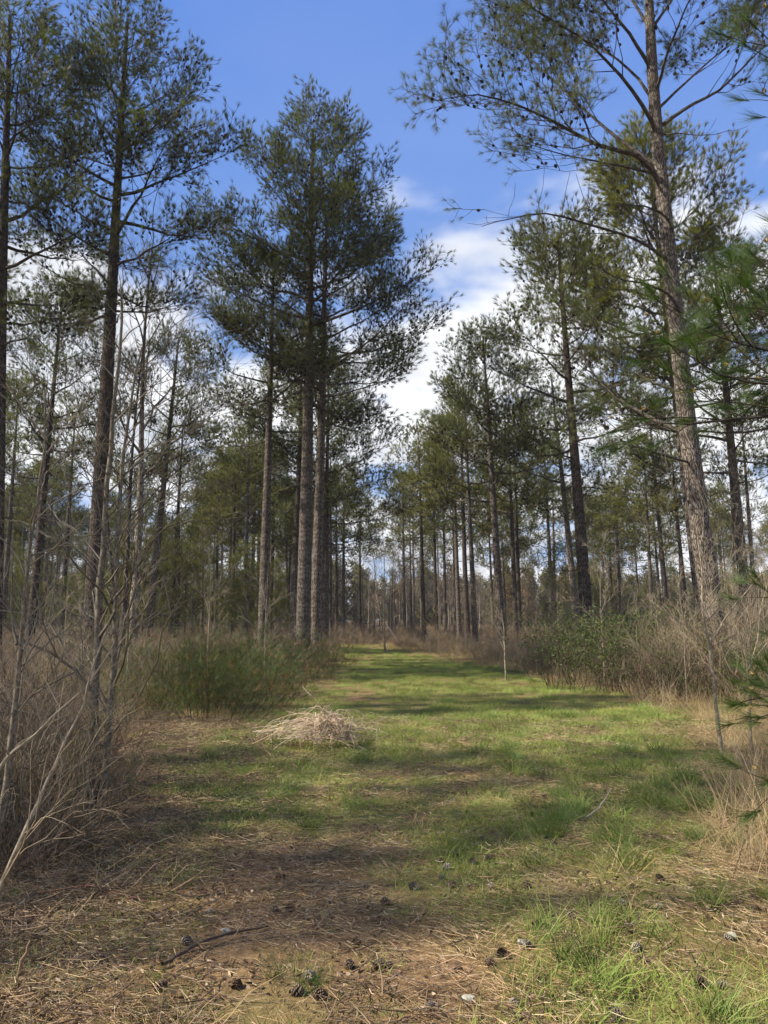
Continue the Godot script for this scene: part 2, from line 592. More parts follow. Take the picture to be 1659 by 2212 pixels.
func grass_clump(sd: int, blades: int, tall: float, wide: float, width: float, lean: float, ca: Color, cb: Color, m := "grass") -> Mesh:
	rng.seed = sd
	var s := Shape.new()
	for k in blades:
		var a := rr(0, TAU)
		var q := sqrt(rng.randf()) * wide
		var p := Vector3(cos(a) * q, -0.01, sin(a) * q)
		var b := rr(0, TAU)
		var l := tall * rr(0.35, 1.0)
		var d := (Vector3.UP + Vector3(cos(b), 0, sin(b)) * rr(0.05, lean)).normalized()
		var bend := Vector3(cos(b), -0.35, sin(b)) * l * rr(0.0, lean * 0.7)
		var x := tint(ca, 0.25)
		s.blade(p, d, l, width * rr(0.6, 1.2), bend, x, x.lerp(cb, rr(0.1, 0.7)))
	return s.mesh(mats[m])

func straw_mesh(sd: int, count: int, wide: float, c: Array, width: float) -> Mesh:
	rng.seed = sd
	var s := Shape.new()
	for k in count:
		var a := rr(0, TAU)
		var q := sqrt(rng.randf()) * wide
		var p := Vector3(cos(a) * q, rr(0.002, 0.022), sin(a) * q)
		var b := rr(0, TAU)
		var d := Vector3(cos(b), rr(-0.06, 0.10), sin(b)).normalized()
		var col: Color = tint(c[rng.randi() % c.size()], 0.3)
		s.blade(p, d, rr(0.05, 0.15), width, Vector3(rr(-0.03, 0.03), rr(-0.01, 0.02), rr(-0.03, 0.03)), col, col)
	return s.mesh(mats["straw"])

func leaf_bush(sd: int, stems: int, tall: float, wide: float, leaves: int, size: float, c: Color, wood: Color) -> Mesh:
	rng.seed = sd
	var s := Shape.new()
	for k in stems:
		var a := rr(0, TAU)
		var q := sqrt(rng.randf()) * wide * 0.3
		var p := Vector3(cos(a) * q, -0.03, sin(a) * q)
		var d := (Vector3.UP * 1.2 + Vector3(cos(a), 0, sin(a)) * rr(0.1, 0.9)).normalized()
		var l := tall * rr(0.6, 1.0)
		var b := bent(p, p + d * l, 5, rdir() * 0.06 * l, 0.03 * l)
		s.tube(b, taper(0.010, 0.003, 5), 3, wood, wood)
		for w in 7:
			var f := rr(0.25, 1.0)
			var o := rdir()
			o.y = absf(o.y) * 0.6 + 0.2
			var e := sample(b, f) + o.normalized() * l * rr(0.12, 0.30)
			s.tube(PackedVector3Array([sample(b, f), e]), PackedFloat32Array([0.004, 0.002]), 3, wood, wood)
			for g in leaves:
				var x := sample(b, f).lerp(e, rr(0.15, 1.05)) + rdir() * 0.04
				var dd := (rdir() + Vector3.UP * 0.3).normalized()
				s.blade(x, dd, size * rr(0.6, 1.3), size * 0.42, rdir() * size * 0.1, tint(c, 0.3), tint(c, 0.3))
	return s.mesh(mats["leaf"])

func needle_bush(sd: int, stems: int, tall: float, wide: float, c: Color) -> Mesh:
	rng.seed = sd
	var s := Shape.new()
	var wood := Color(0.09, 0.065, 0.045)
	for k in stems:
		var a := rr(0, TAU)
		var q := sqrt(rng.randf()) * wide * 0.5
		var p := Vector3(cos(a) * q, -0.03, sin(a) * q)
		var l := tall * rr(0.5, 1.0) * (1.0 - 0.45 * q / (wide * 0.5))
		var b := bent(p, p + (Vector3.UP + Vector3(cos(a), 0, sin(a)) * rr(0.1, 0.8)).normalized() * l, 4, Vector3.ZERO, 0.03 * l)
		s.tube(b, taper(0.007, 0.003, 4), 3, wood, wood)
		for w in 14:
			var f := rr(0.03, 1.0)
			var o := Vector3(rng.randfn(), 0.7, rng.randfn()).normalized()
			var e := sample(b, f) + o * rr(0.10, 0.36)
			tuft(s, e, o, 13, 0.14, 0.005, 1.0, c if rng.randf() < 0.85 else Color(0.20, 0.12, 0.06))
	return s.mesh(mats["needles"])

func pine_cone_mesh(sd: int, c: Color, edge: Color, open: float) -> Mesh:
	rng.seed = sd
	var s := Shape.new()
	var pts := PackedVector3Array()
	var rad := PackedFloat32Array()
	var l := 0.095
	for k in 7:
		var f := k / 6.0
		pts.append(Vector3(0, (f - 0.5) * l, 0))
		rad.append(0.019 * sin(PI * clampf(f * 0.86 + 0.12, 0, 1)) + 0.001)
	s.tube(pts, rad, 8, c * 0.5, c * 0.5)
	for ring in 10:
		var f := (ring + 0.5) / 10.0
		var y := (f - 0.5) * l * 0.95
		var r0 := 0.014 * sin(PI * clampf(f * 0.86 + 0.12, 0, 1))
		var reach := 0.026 * pow(sin(PI * clampf(f * 0.82 + 0.15, 0, 1)), 0.8) * open
		for q in 8:
			var a := TAU * (q + ring * 0.382) / 8.0 + rr(-0.08, 0.08)
			var o := Vector3(cos(a), 0, sin(a))
			var sd2 := Vector3(-sin(a), 0, cos(a))
			var p := o * r0 + Vector3(0, y, 0)
			var e := o * (r0 + reach) + Vector3(0, y + reach * rr(0.25, 0.6), 0)
			var wdt := 0.0085 * (0.6 + reach * 20)
			var cc := tint(c, 0.2)
			var ee := tint(edge, 0.2)
			s.tri(p - sd2 * wdt * 0.5, e - sd2 * wdt, p + sd2 * wdt * 0.5, cc, cc)
			s.tri(p + sd2 * wdt * 0.5, e - sd2 * wdt, e + sd2 * wdt, cc, ee)
			var tip := e + o * 0.003 + Vector3(0, 0.004, 0)
			var low := e - Vector3(0, 0.006, 0)
			s.tri(e - sd2 * wdt, tip, e + sd2 * wdt, ee, ee)
			s.tri(e - sd2 * wdt, low, tip, ee, ee)
			s.tri(e + sd2 * wdt, tip, low, ee, ee)
	return s.mesh(mats["cone"])

# ------------------------------------------------------------------ the ground
func spaced(from: float, to: float, near: float, middle: float) -> PackedFloat32Array:
	# grid lines, close together round the middle and wider farther away
	var a := PackedFloat32Array()
	var x := middle
	var step := near
	while x < to:
		a.append(x)
		step = near * (1.0 + maxf(0.0, absf(x - middle) - 7.0) * 0.22)
		x += step
	a.append(to)
	var b := PackedFloat32Array()
	x = middle - near
	while x > from:
		b.append(x)
		step = near * (1.0 + maxf(0.0, absf(x - middle) - 7.0) * 0.22)
		x -= step
	b.append(from)
	b.reverse()
	b.append_array(a)
	return b

func make_ground() -> void:
	var xs := spaced(-500, 500, 0.14, 0.5)
	var zs := spaced(-700, 120, 0.14, -8.0)
	var s := Shape.new()
	var straw := Color(0.33, 0.255, 0.165)
	var soil := Color(0.25, 0.185, 0.12)
	var turf := Color(0.30, 0.305, 0.135)
	for z in zs:
		for x in xs:
			var d := -z
			s.v.append(Vector3(x, height(x, z), z))
			var ins := inside(x, d) if d < 60 else 0.0
			var g := greenness(x, z) if d < 60 else 0.3
			var c := straw.lerp(turf, smoothstep(0.25, 0.75, g))
			c = soil.lerp(c, 0.35 + 0.65 * ins)
			var k := 1.0 + patch_fine.get_noise_2d(x * 4, z * 4) * 0.35
			s.c.append(Color(c.r * k, c.g * k, c.b * k))
			s.t.append(Vector2(x, z))
	var w := xs.size()
	for a in zs.size():
		for b in w:
			var l := s.v[a * w + maxi(b - 1, 0)]
			var r := s.v[a * w + mini(b + 1, w - 1)]
			var u := s.v[maxi(a - 1, 0) * w + b]
			var dn := s.v[mini(a + 1, zs.size() - 1) * w + b]
			s.n.append((dn - u).cross(r - l).normalized())
	for a in zs.size() - 1:
		for b in w - 1:
			var k := a * w + b
			s.i.append_array([k, k + 1, k + w, k + 1, k + w + 1, k + w])
	var o := MeshInstance3D.new()
	o.name = "ground"
	o.mesh = s.mesh(mats["ground"])
	o.set_meta("kind", "structure")
	add_child(o)

func _ready() -> void:
	# ---------------- camera, sky, sun
	var cam := Camera3D.new()
	cam.name = "camera"
	cam.fov = 67.3
	cam.near = 0.1
	cam.far = 2000
	cam.position = Vector3(0, 1.6, 0)
	cam.basis = look
	add_child(cam)
	var env := Environment.new()
	env.background_mode = Environment.BG_SKY
	env.sky = Sky.new()
	var sm := PanoramaSkyMaterial.new()
	sm.panorama = make_sky()
	env.sky.sky_material = sm
	env.background_energy_multiplier = 1.0
	env.tonemap_mode = Environment.TONE_MAPPER_LINEAR
	env.tonemap_exposure = 1.95
	env.fog_enabled = true
	env.fog_density = 0.0003
	env.fog_light_color = Color(0.86, 0.90, 0.96)
	env.sdfgi_enabled = true
	env.ssao_enabled = true
	env.ssil_enabled = true
	var we := WorldEnvironment.new()
	we.name = "world_environment"
	we.environment = env
	add_child(we)
	var sun := DirectionalLight3D.new()
	sun.name = "sun"
	sun.light_energy = 1.6
	sun.light_color = Color(1.0, 0.955, 0.88)
	sun.light_angular_distance = 0.55
	sun.shadow_enabled = true
	var se := deg_to_rad(42.0)
	var sb := deg_to_rad(8.0)
	sun.basis = Basis.looking_at(Vector3(cos(se) * cos(sb), -sin(se), -cos(se) * sin(sb)))
	add_child(sun)
	print("sky ", Time.get_ticks_msec())

	# ---------------- materials
	bump = noise(FastNoiseLite.TYPE_SIMPLEX_SMOOTH, 0.11, 3, 2)
	patch = noise(FastNoiseLite.TYPE_SIMPLEX_SMOOTH, 0.28, 3, 8)
	patch_fine = noise(FastNoiseLite.TYPE_SIMPLEX_SMOOTH, 0.9, 3, 14)
	plain("needles", 0.5, Color(0.8, 0.85, 0.5))
	plain("grass", 0.6, Color(0.6, 0.65, 0.3))
	plain("dead_grass", 0.75, Color(0.5, 0.45, 0.35))
	plain("leaf", 0.45, Color(0.5, 0.6, 0.3))
	plain("straw", 0.7)
	plain("twig", 0.85)
	plain("cone", 0.8)
	plain("stone", 0.9)
	var bi := bark_images()
	bark("bark_brown", Color(0.27, 0.245, 0.225), bi)
	bark("bark_pale", Color(0.31, 0.28, 0.255), bi)
	bark("bark_dark", Color(0.17, 0.145, 0.13), bi)  # darker tone of the same bark; shade on the left trunks painted in
	bark("bark_grey", Color(0.36, 0.335, 0.30), bi, 0.8)
	var mot := Image.create(128, 256, false, Image.FORMAT_RGB8)
	var mn := noise(FastNoiseLite.TYPE_SIMPLEX, 0.035, 4, 31)
	for y in 256:
		for x in 128:
			var lum := clampf(0.84 + mn.get_noise_2d(x * 0.9, y * 1.6) * 0.22 + mn.get_noise_2d(x * 0.5 + 300, y * 0.35) * 0.28, 0.25, 1.0)
			mot.set_pixel(x, y, Color(lum, lum * 0.985, lum * 0.95))
	var mott := ImageTexture.create_from_image(mot)
	plain("bark_sapling", 0.85, Color.BLACK, Color(0.22, 0.195, 0.155).linear_to_srgb())
	plain("bark_twig", 0.8, Color.BLACK, Color(0.36, 0.31, 0.235).linear_to_srgb())
	for k in ["bark_sapling", "bark_twig"]:
		mats[k].albedo_texture = mott
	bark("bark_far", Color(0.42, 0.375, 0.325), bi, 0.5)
	var gm := plain("ground", 0.95)
	gm.albedo_texture = litter_image()
	gm.heightmap_enabled = true
	gm.heightmap_texture = gm.albedo_texture
	gm.heightmap_scale = 1.6
	gm.uv1_scale = Vector3(0.62, 0.62, 0.62)
	print("materials ", Time.get_ticks_msec())
	make_ground()
	print("ground ", Time.get_ticks_msec())

	# ---------------- pines
	var green := Color(0.125, 0.138, 0.054)
	mats["spray_a"] = spray_mesh(1, 8, 36, 0.0068, 0.185, 0.95, 2, green)
	mats["spray_b"] = spray_mesh(2, 7, 38, 0.0068, 0.195, 0.85, 1, green * 0.95)
	mats["spray_lit"] = spray_mesh(3, 7, 38, 0.0080, 0.19, 0.9, 0, Color(0.175, 0.180, 0.050))  # brighter, yellower needle copy: sunlight painted into the colour
	mats["spray_star"] = spray_mesh(4, 6, 46, 0.0048, 0.19, 1.35, 1, Color(0.105, 0.125, 0.058))
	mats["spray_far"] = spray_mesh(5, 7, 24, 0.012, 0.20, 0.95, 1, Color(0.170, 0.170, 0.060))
	mats["spray_small"] = spray_mesh(7, 8, 18, 0.011, 0.18, 0.95, 0, Color(0.165, 0.170, 0.050))
	mats["spray_young"] = spray_mesh(6, 5, 70, 0.0032, 0.26, 0.8, 0, Color(0.065, 0.105, 0.030))
	big_pine()
	young_pine()
	near_pines()
	print("near pines ", Time.get_ticks_msec())
	far_pines()
	print("far pines ", Time.get_ticks_msec())
	bare_trees()
	print("bare trees ", Time.get_ticks_msec())
	saplings()
	undergrowth()
	print("undergrowth ", Time.get_ticks_msec())
	turf()
	print("turf ", Time.get_ticks_msec())
	leaf_litter()
	small_things()
	print("all ", Time.get_ticks_msec())

# the big pine beside the track, with its limbs where they leave the trunk
func big_pine() -> void:
	rng.seed = 4001
	var d := 19.0
	var foot := at(1566, 1490, d)
	foot.y = height(foot.x, foot.z)
	var t := thing("pine_tree", "big pine with flaky sunlit bark leaning over the right edge of the grassy track", "pine tree", foot)
	var marks := [[1566, 1490], [1541, 1330], [1512, 1130], [1483, 900], [1459, 680], [1438, 470], [1420, 300], [1409, 150], [1402, 0], [1398, -160], [1396, -330], [1398, -480]]
	var line := PackedVector3Array()
	for m in marks:
		line.append(at(m[0], m[1], d + rr(-0.05, 0.05)) - foot)
	line[0].y = -0.3
	var ts := Shape.new()
	var rad := PackedFloat32Array([0.33, 0.265, 0.243, 0.224, 0.202, 0.18, 0.163, 0.145, 0.12, 0.095, 0.06, 0.02])
	ts.tube(line, rad, 18, Color.WHITE, Color.WHITE, 2.0, 0.66)
	part("trunk", ts.mesh(mats["bark_pale"]), t)
	var wood := Color(0.42, 0.40, 0.38)
	# each limb: points (u, v), how far its tip stands nearer (+) or farther (-), radius, leafy
	var limbs := [
		[[[1432, 405], [1385, 340], [1290, 312], [1150, 240], [1040, 205], [945, 215]], 1.6, 0.085, 0.85],
		[[[1400, 372], [1310, 352], [1200, 330], [1130, 305]], 2.4, 0.035, 0.5],
		[[[1425, 360], [1350, 310], [1250, 225], [1150, 130], [1070, 70]], -1.2, 0.06, 0.8],
		[[[1420, 290], [1380, 215], [1290, 110], [1190, 40], [1090, -20]], 2.2, 0.065, 0.9],
		[[[1414, 220], [1360, 150], [1270, 90], [1180, 75], [1060, 120]], -2.2, 0.05, 0.9],
		[[[1408, 150], [1350, 60], [1260, -40], [1150, -90]], 1.0, 0.06, 0.9],
		[[[1404, 60], [1330, -40], [1200, -120], [1080, -140]], -1.6, 0.05, 0.9],
		[[[1424, 275], [1480, 235], [1560, 190], [1640, 110], [1720, 60]], 1.0, 0.06, 0.75],
		[[[1416, 240], [1500, 160], [1560, 110], [1640, 50]], -1.8, 0.045, 0.75],
		[[[1425, 290], [1470, 288], [1530, 292], [1580, 280]], 0.8, 0.022, 0.12],
		[[[1418, 200], [1440, 120], [1480, 20], [1530, -80]], 2.2, 0.055, 0.8],
		[[[1405, 70], [1450, 0], [1520, -90], [1600, -150]], -0.6, 0.05, 0.9],
		[[[1466, 580], [1380, 520], [1290, 490], [1190, 462], [1110, 470], [1040, 490]], 1.8, 0.055, 0.16],
		[[[1455, 505], [1440, 470], [1390, 445], [1300, 440]], 2.0, 0.045, 0.0],
		[[[1472, 690], [1450, 640], [1400, 615], [1330, 600], [1270, 560]], 2.0, 0.05, 0.25],
		[[[1478, 780], [1420, 720], [1360, 705]], 1.4, 0.03, 0.0],
		[[[1490, 855], [1400, 820], [1310, 770], [1230, 690]], -1.6, 0.05, 0.45],
		[[[1490, 940], [1400, 900], [1310, 840], [1250, 760], [1200, 720]], -2.6, 0.07, 0.5],
		[[[1505, 1005], [1440, 985], [1350, 960], [1290, 975]], 1.2, 0.035, 0.35],
		[[[1478, 700], [1540, 640], [1610, 600], [1690, 520]], -1.5, 0.045, 0.4],
		[[[1400, -60], [1340, -160], [1240, -220], [1140, -220]], 2.0, 0.05, 1.0],
		[[[1399, -120], [1460, -200], [1560, -260]], 1.4, 0.045, 1.0],
		[[[1398, -220], [1330, -300], [1250, -330]], -1.0, 0.04, 1.0],
		[[[1397, -300], [1450, -360], [1520, -380]], -1.2, 0.04, 1.0],
		[[[1397, -360], [1350, -430], [1310, -440]], 1.0, 0.03, 1.0],
	]
	var out := []
	for q in limbs:
		var cv := Curve3D.new()
		var n: int = q[0].size()
		for k in n:
			var f := float(k) / (n - 1)
			var p := at(q[0][k][0], q[0][k][1], d - q[1] * f * 1.3) - foot
			cv.add_point(p)
		for k in n:
			var a := cv.get_point_position(maxi(k - 1, 0))
			var b := cv.get_point_position(mini(k + 1, n - 1))
			cv.set_point_in(k, (a - b) / 6)
			cv.set_point_out(k, (b - a) / 6)
		var pts := PackedVector3Array()
		var total := cv.get_baked_length()
		for k in 13:
			pts.append(cv.sample_baked(total * k / 12.0) + rdir() * 0.012)
		var s := Shape.new()
		limb(s, pts, q[2], out, 3.1 if q[3] > 0.3 else 1.7, 1.0, wood, 0.30, q[3])
		part("limb" if q[3] > 0.2 else "dead_limb", s.mesh(mats["bark_brown"]), t)
	var tints := PackedColorArray()
	for k in out.size():
		var w := rr(0.75, 1.25)
		tints.append(Color(w * rr(0.95, 1.15), w, w * rr(0.85, 1.05)))
	var crown := many("crown", mats["spray_star"], out, tints, t)
	crown.set_meta("kind", "stuff")

# the young pine just outside the frame, two of its branches reach in
func young_pine() -> void:
	rng.seed = 4002
	var foot := Vector3(2.75, 0, -3.9)
	foot.y = height(foot.x, foot.z)
	var t := thing("young_pine", "young pine with long green needles and yellow buds reaching in from the right edge", "pine tree", foot)
	var ts := Shape.new()
	ts.tube(PackedVector3Array([Vector3(0, -0.1, 0), Vector3(0.02, 1.5, 0), Vector3(-0.02, 3.0, 0.03), Vector3(0.02, 5.2, 0)]), PackedFloat32Array([0.06, 0.05, 0.036, 0.01]), 10, Color.WHITE, Color.WHITE, 1.0, 1.5)
	part("trunk", ts.mesh(mats["bark_brown"]), t)
	var out := []
	var wood := Color(0.40, 0.34, 0.28)
	var bs := Shape.new()
	for g in 5:
		var dd := (Vector3.UP + rdir() * 0.6).normalized()
		bs.tube(PackedVector3Array([Vector3.ZERO, dd * 0.012, dd * 0.028]), PackedFloat32Array([0.002, 0.004, 0.001]), 4, Color(0.30, 0.20, 0.07), Color(0.36, 0.27, 0.10))
	var bud_mesh := bs.mesh(mats["twig"])
	# into the frame: two branches high up, a low one, and the rest all round
	var aims := [[3.14, 0.05, 1.0, 2.80], [3.2, -0.22, 1.15, 2.85], [3.3, 0.15, 0.85, 2.95], [3.0, -0.12, 0.62, 0.85], [3.4, 0.0, 0.56, 1.0]]
	for k in 14:
		aims.append([rr(0, TAU), rr(0.1, 0.6), rr(0.4, 0.8), rr(0.9, 4.6)])
	for q in aims:
		var p := Vector3(0, q[3], 0)
		var e: Vector3 = p + Vector3(cos(q[0]), q[1], sin(q[0])) * q[2]
		var b := bent(p, e, 6, Vector3(0, -0.05, 0), 0.01)
		var s := Shape.new()
		s.tube(b, taper(0.014, 0.006, 6), 6, wood, wood)
		for w in 4:
			var f := 1.0 if w == 0 else rr(0.45, 0.95)
			var o := along((e - p).normalized() + rdir() * (0.3 if w == 0 else 0.9) + Vector3.UP * 0.5, rr(0.5, 0.72))
			o.origin = sample(b, f)
			out.append(o)
			var bud := part("bud", bud_mesh, t)
			bud.transform = Transform3D(o.basis.orthonormalized(), o * Vector3(0, 0.74, 0))
		part("limb", s.mesh(mats["bark_brown"]), t)
	var crown := many("crown", mats["spray_young"], out, PackedColorArray(), t)
	crown.set_meta("kind", "stuff")

# trunk seen at (x1, y1) high and (x2, y2) low on the photograph, depth d
func stand(x1: float, y1: float, x2: float, y2: float, d: float, h: float) -> Array:
	var a := photo(x1, y1, d)
	var b := photo(x2, y2, d)
	var lean := (a.x - b.x) / (a.y - b.y)
	var x := b.x - lean * b.y
	return [Vector3(x, height(x, -d), -d), Vector2(lean * h, rng.randf_range(-0.3, 0.3))]

func near_pines() -> void:
	rng.seed = 77
	var rows := [
		# x1 y1 x2 y2 d, h, crown base, crown radius, r, bark, label, options
		[4, 560, -12, 1200, 24, 22.5, 10.5, 4.6, 0.27, "bark_dark", "tall dark pine cut by the left edge of the view", {"dead": 3}],
		[252, 560, 208, 1380, 26, 24.0, 11.8, 4.7, 0.31, "bark_dark", "tall shaded dark pine with cone-laden crown behind the twin grey saplings", {"per_metre": 3.0}],
		[369, 1080, 337, 1392, 39, 16.2, 8.0, 3.6, 0.22, "bark_brown", "brown pine just past the pale-trunked bare tree, leaning right", {}],
		[93, 1159, 66, 1450, 38, 18.5, 8.5, 3.8, 0.215, "bark_dark", "dark pine behind the leftmost bare sapling", {}],
		[603, 1000, 590, 1480, 33.5, 17.6, 9.6, 4.0, 0.235, "bark_brown", "pine standing alone left of the close cluster of trunks by the track", {"dead": 7}],
		[671, 1106, 660, 1472, 42, 17.5, 7.8, 3.9, 0.23, "bark_brown", "shaded pine half hidden behind the left of the trunk cluster by the track", {}],
		[690, 1000, 681, 1485, 31, 23.0, 10.5, 5.4, 0.30, "bark_brown", "tallest pine in the middle, thick trunk in the cluster left of the track", {"per_metre": 3.2, "dead": 6}],
		[722, 1000, 709, 1488, 32, 19.5, 9.8, 4.9, 0.25, "bark_pale", "pale sunlit pine trunk, right-hand one of the front cluster left of the track", {"dead": 6}],
		[735, 1130, 731, 1477, 42, 15.5, 5.0, 4.3, 0.20, "bark_brown", "pine with low spreading limbs just behind the pale trunk beside the track", {"dead": 6}],
		[1108, 1106, 1129, 1424, 38, 15.8, 7.0, 3.9, 0.22, "bark_brown", "foremost pine of the row right of the track, dark straight trunk", {}],
		[1266, 1085, 1294, 1352, 40, 14.5, 6.6, 3.3, 0.20, "bark_brown", "thinner pine close behind the dark pine rising from the green shrubs", {}],
		[1291, 1000, 1322, 1409, 27, 15.8, 7.2, 4.0, 0.235, "bark_dark", "dark pine rising out of the green shrubs right of the track", {"dead": 6}],
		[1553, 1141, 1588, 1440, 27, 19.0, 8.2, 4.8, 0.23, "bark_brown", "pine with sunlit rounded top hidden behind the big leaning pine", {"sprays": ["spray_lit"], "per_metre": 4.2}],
		[1646, 1028, 1686, 1440, 30, 16.5, 6.6, 4.2, 0.235, "bark_pale", "pine with straight pale trunk right of the big leaning pine", {}],
	]
	for k in rows.size():
		var q: Array = rows[k]
		var st := stand(q[0], q[1], q[2], q[3], q[4], q[5])
		var o: Dictionary = q[11]
		o["bark"] = q[9]
		pine("pine_tree", q[10], "pines standing close to the track", st[0], st[1], q[5], q[6], q[7], q[8], 900 + k * 17, o)

func far_pines() -> void:
	rng.seed = 177
	# six grown pines to copy
	var kinds := []
	for k in 6:
		var b: String = ["bark_brown", "bark_dark", "bark_pale"][k % 3]
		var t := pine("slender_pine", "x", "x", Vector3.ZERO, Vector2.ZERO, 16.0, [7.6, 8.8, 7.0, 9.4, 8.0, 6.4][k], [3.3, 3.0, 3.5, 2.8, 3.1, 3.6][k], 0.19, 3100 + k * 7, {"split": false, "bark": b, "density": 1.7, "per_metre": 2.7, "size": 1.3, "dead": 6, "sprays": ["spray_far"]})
		t.rotation.y = 0.0
		kinds.append(t)
	var taken := [0, 0, 0, 0, 0, 0]
	var rows := [
		[400, 1159, 387, 1370, 55, 16], [156, 1159, 137, 1419, 55, 16.5], [109, 1225, 95, 1369, 70, 16], [16, 1225, 3, 1437, 50, 17],
		[743, 1265, 743, 1414, 60, 15], [757, 1331, 757, 1424, 70, 14.5], [773, 1340, 773, 1424, 70, 15], [810, 1331, 810, 1430, 85, 14],
		[556, 1159, 549, 1435, 55, 16], [572, 1186, 563, 1445, 60, 15.5], [582, 1225, 578, 1437, 65, 15], [519, 1212, 514, 1435, 65, 15.5], [526, 1252, 521, 1435, 70, 15],
		[613, 1239, 607, 1435, 65, 15.5], [652, 1265, 645, 1430, 80, 15], [488, 1252, 484, 1435, 75, 15], [499, 1278, 496, 1435, 85, 15],
		[908, 1252, 910, 1419, 75, 15], [924, 1300, 926, 1410, 90, 15], [930, 1300, 931, 1410, 95, 15.5], [947, 1172, 954, 1430, 58, 15.5], [978, 1239, 983, 1427, 65, 15.5], [1000, 1265, 1002, 1420, 75, 15.5],
		[1028, 1265, 1034, 1435, 55, 15.5], [1022, 1280, 1026, 1410, 75, 15], [1043, 1159, 1053, 1445, 52, 15.5], [1057, 1172, 1071, 1461, 46, 15.8], [1101, 1200, 1110, 1403, 65, 13], [1149, 1119, 1161, 1416, 55, 16],
		[1162, 1172, 1170, 1411, 60, 15.5], [1130, 1240, 1136, 1370, 80, 14], [1232, 1132, 1242, 1363, 60, 15.5], [1245, 1150, 1248, 1360, 75, 15], [1683, 1141, 1700, 1367, 50, 16], [1477, 1085, 1503, 1400, 50, 15.5], [1455, 1113, 1469, 1395, 50, 13],
		[1514, 1085, 1536, 1296, 52, 15.5], [1353, 1226, 1360, 1330, 80, 14], [1373, 1230, 1376, 1330, 75, 13.5], [1387, 1240, 1398, 1390, 70, 13], [1429, 1240, 1438, 1360, 80, 12.5],
	]
	rows.sort_custom(func(a, b): return a[2] < b[2])
	var counts := {}
	for k in rows.size():
		var q: Array = rows[k]
		var st := stand(q[0], q[1], q[2], q[3], q[4], q[5])
		var left := (q[0] as float) < 830
		var zone := (0 if q[0] < 450 else (1 if q[0] < 700 else 2)) if left else (3 if q[0] < 1260 else 4)
		counts[zone] = counts.get(zone, 0) + 1
		var nth: String = ["first", "second", "third", "fourth", "fifth", "sixth", "seventh", "eighth", "ninth", "tenth", "eleventh", "twelfth", "thirteenth", "fourteenth", "fifteenth", "sixteenth", "seventeenth"][counts[zone] - 1]
		var lab: String = nth + [" slender pine from the left in the stand behind the bare saplings", " slender pine from the left behind the green scrub", " slender pine from the left between the trunk cluster and the track's end", " slender pine from the left in the row right of the track", " slender pine from the left in the open stand behind the right-hand shrubs"][zone]
		set_pine(kinds, taken, k, st[0], st[1], q[5], lab, "pines left of the track" if left else "pines right of the track")
	# deeper in the stand, filling the gaps
	var placed := 0
	var tries := 0
	while placed < 85 and tries < 4000:
		tries += 1
		var d := rr(58, 135)
		var x := rr(-0.62, 0.62) * d
		if x / d > -0.075 and x / d < 0.07:
			continue
		if x > 0 and (x / d < 0.30 and d < 80 or rng.randf() < 0.5):
			continue
		placed += 1
		set_pine(kinds, taken, placed, Vector3(x, height(x, -d), -d), Vector2(rr(-0.4, 0.4), 0), rr(12.5, 16.0), "slender pine far back among the other trunks" , "pines far back in the stand")
	# trees left of the view: their crowns and trunks shade the track
	for q in [[-22.0, -2.3, 19.8, 3, 0.24], [-19.0, -1.75, 18.0, 1, 0.12], [-15.5, -5.7, 18.5, 1, 0.62], [-15.5, -12.9, 18.0, 0, 0.62], [-16.5, -21.6, 19.0, 4, 0.9]]:
		set_pine(kinds, taken, q[3], Vector3(q[0], height(q[0], q[1]), q[1]), Vector2(0, 0), q[2], "pine left of the view whose shadow crosses the track", "pines left of the view", true, q[4])

func set_pine(kinds: Array, taken: Array, k: int, p: Vector3, lean: Vector2, h: float, label: String, group: String, exact := false, slim := 1.0) -> void:
	var v := k if exact else posmod(k * 5 + k / 3, kinds.size())
	var o: Node3D = kinds[v]
	if taken[v] > 0:
		o = copy(o, label, group)
	else:
		o.set_meta("label", label)
		o.set_meta("group", group)
	taken[v] += 1
	var s := h / 16.0
	var y := Vector3(lean.x, h, lean.y).normalized()
	var a := rr(0, TAU)
	var x := y.cross(Vector3(cos(a), 0, sin(a))).normalized()
	var w := s * rr(0.92, 1.12) * slim
	o.transform = Transform3D(Basis(x * w, y * s, x.cross(y) * w), p)

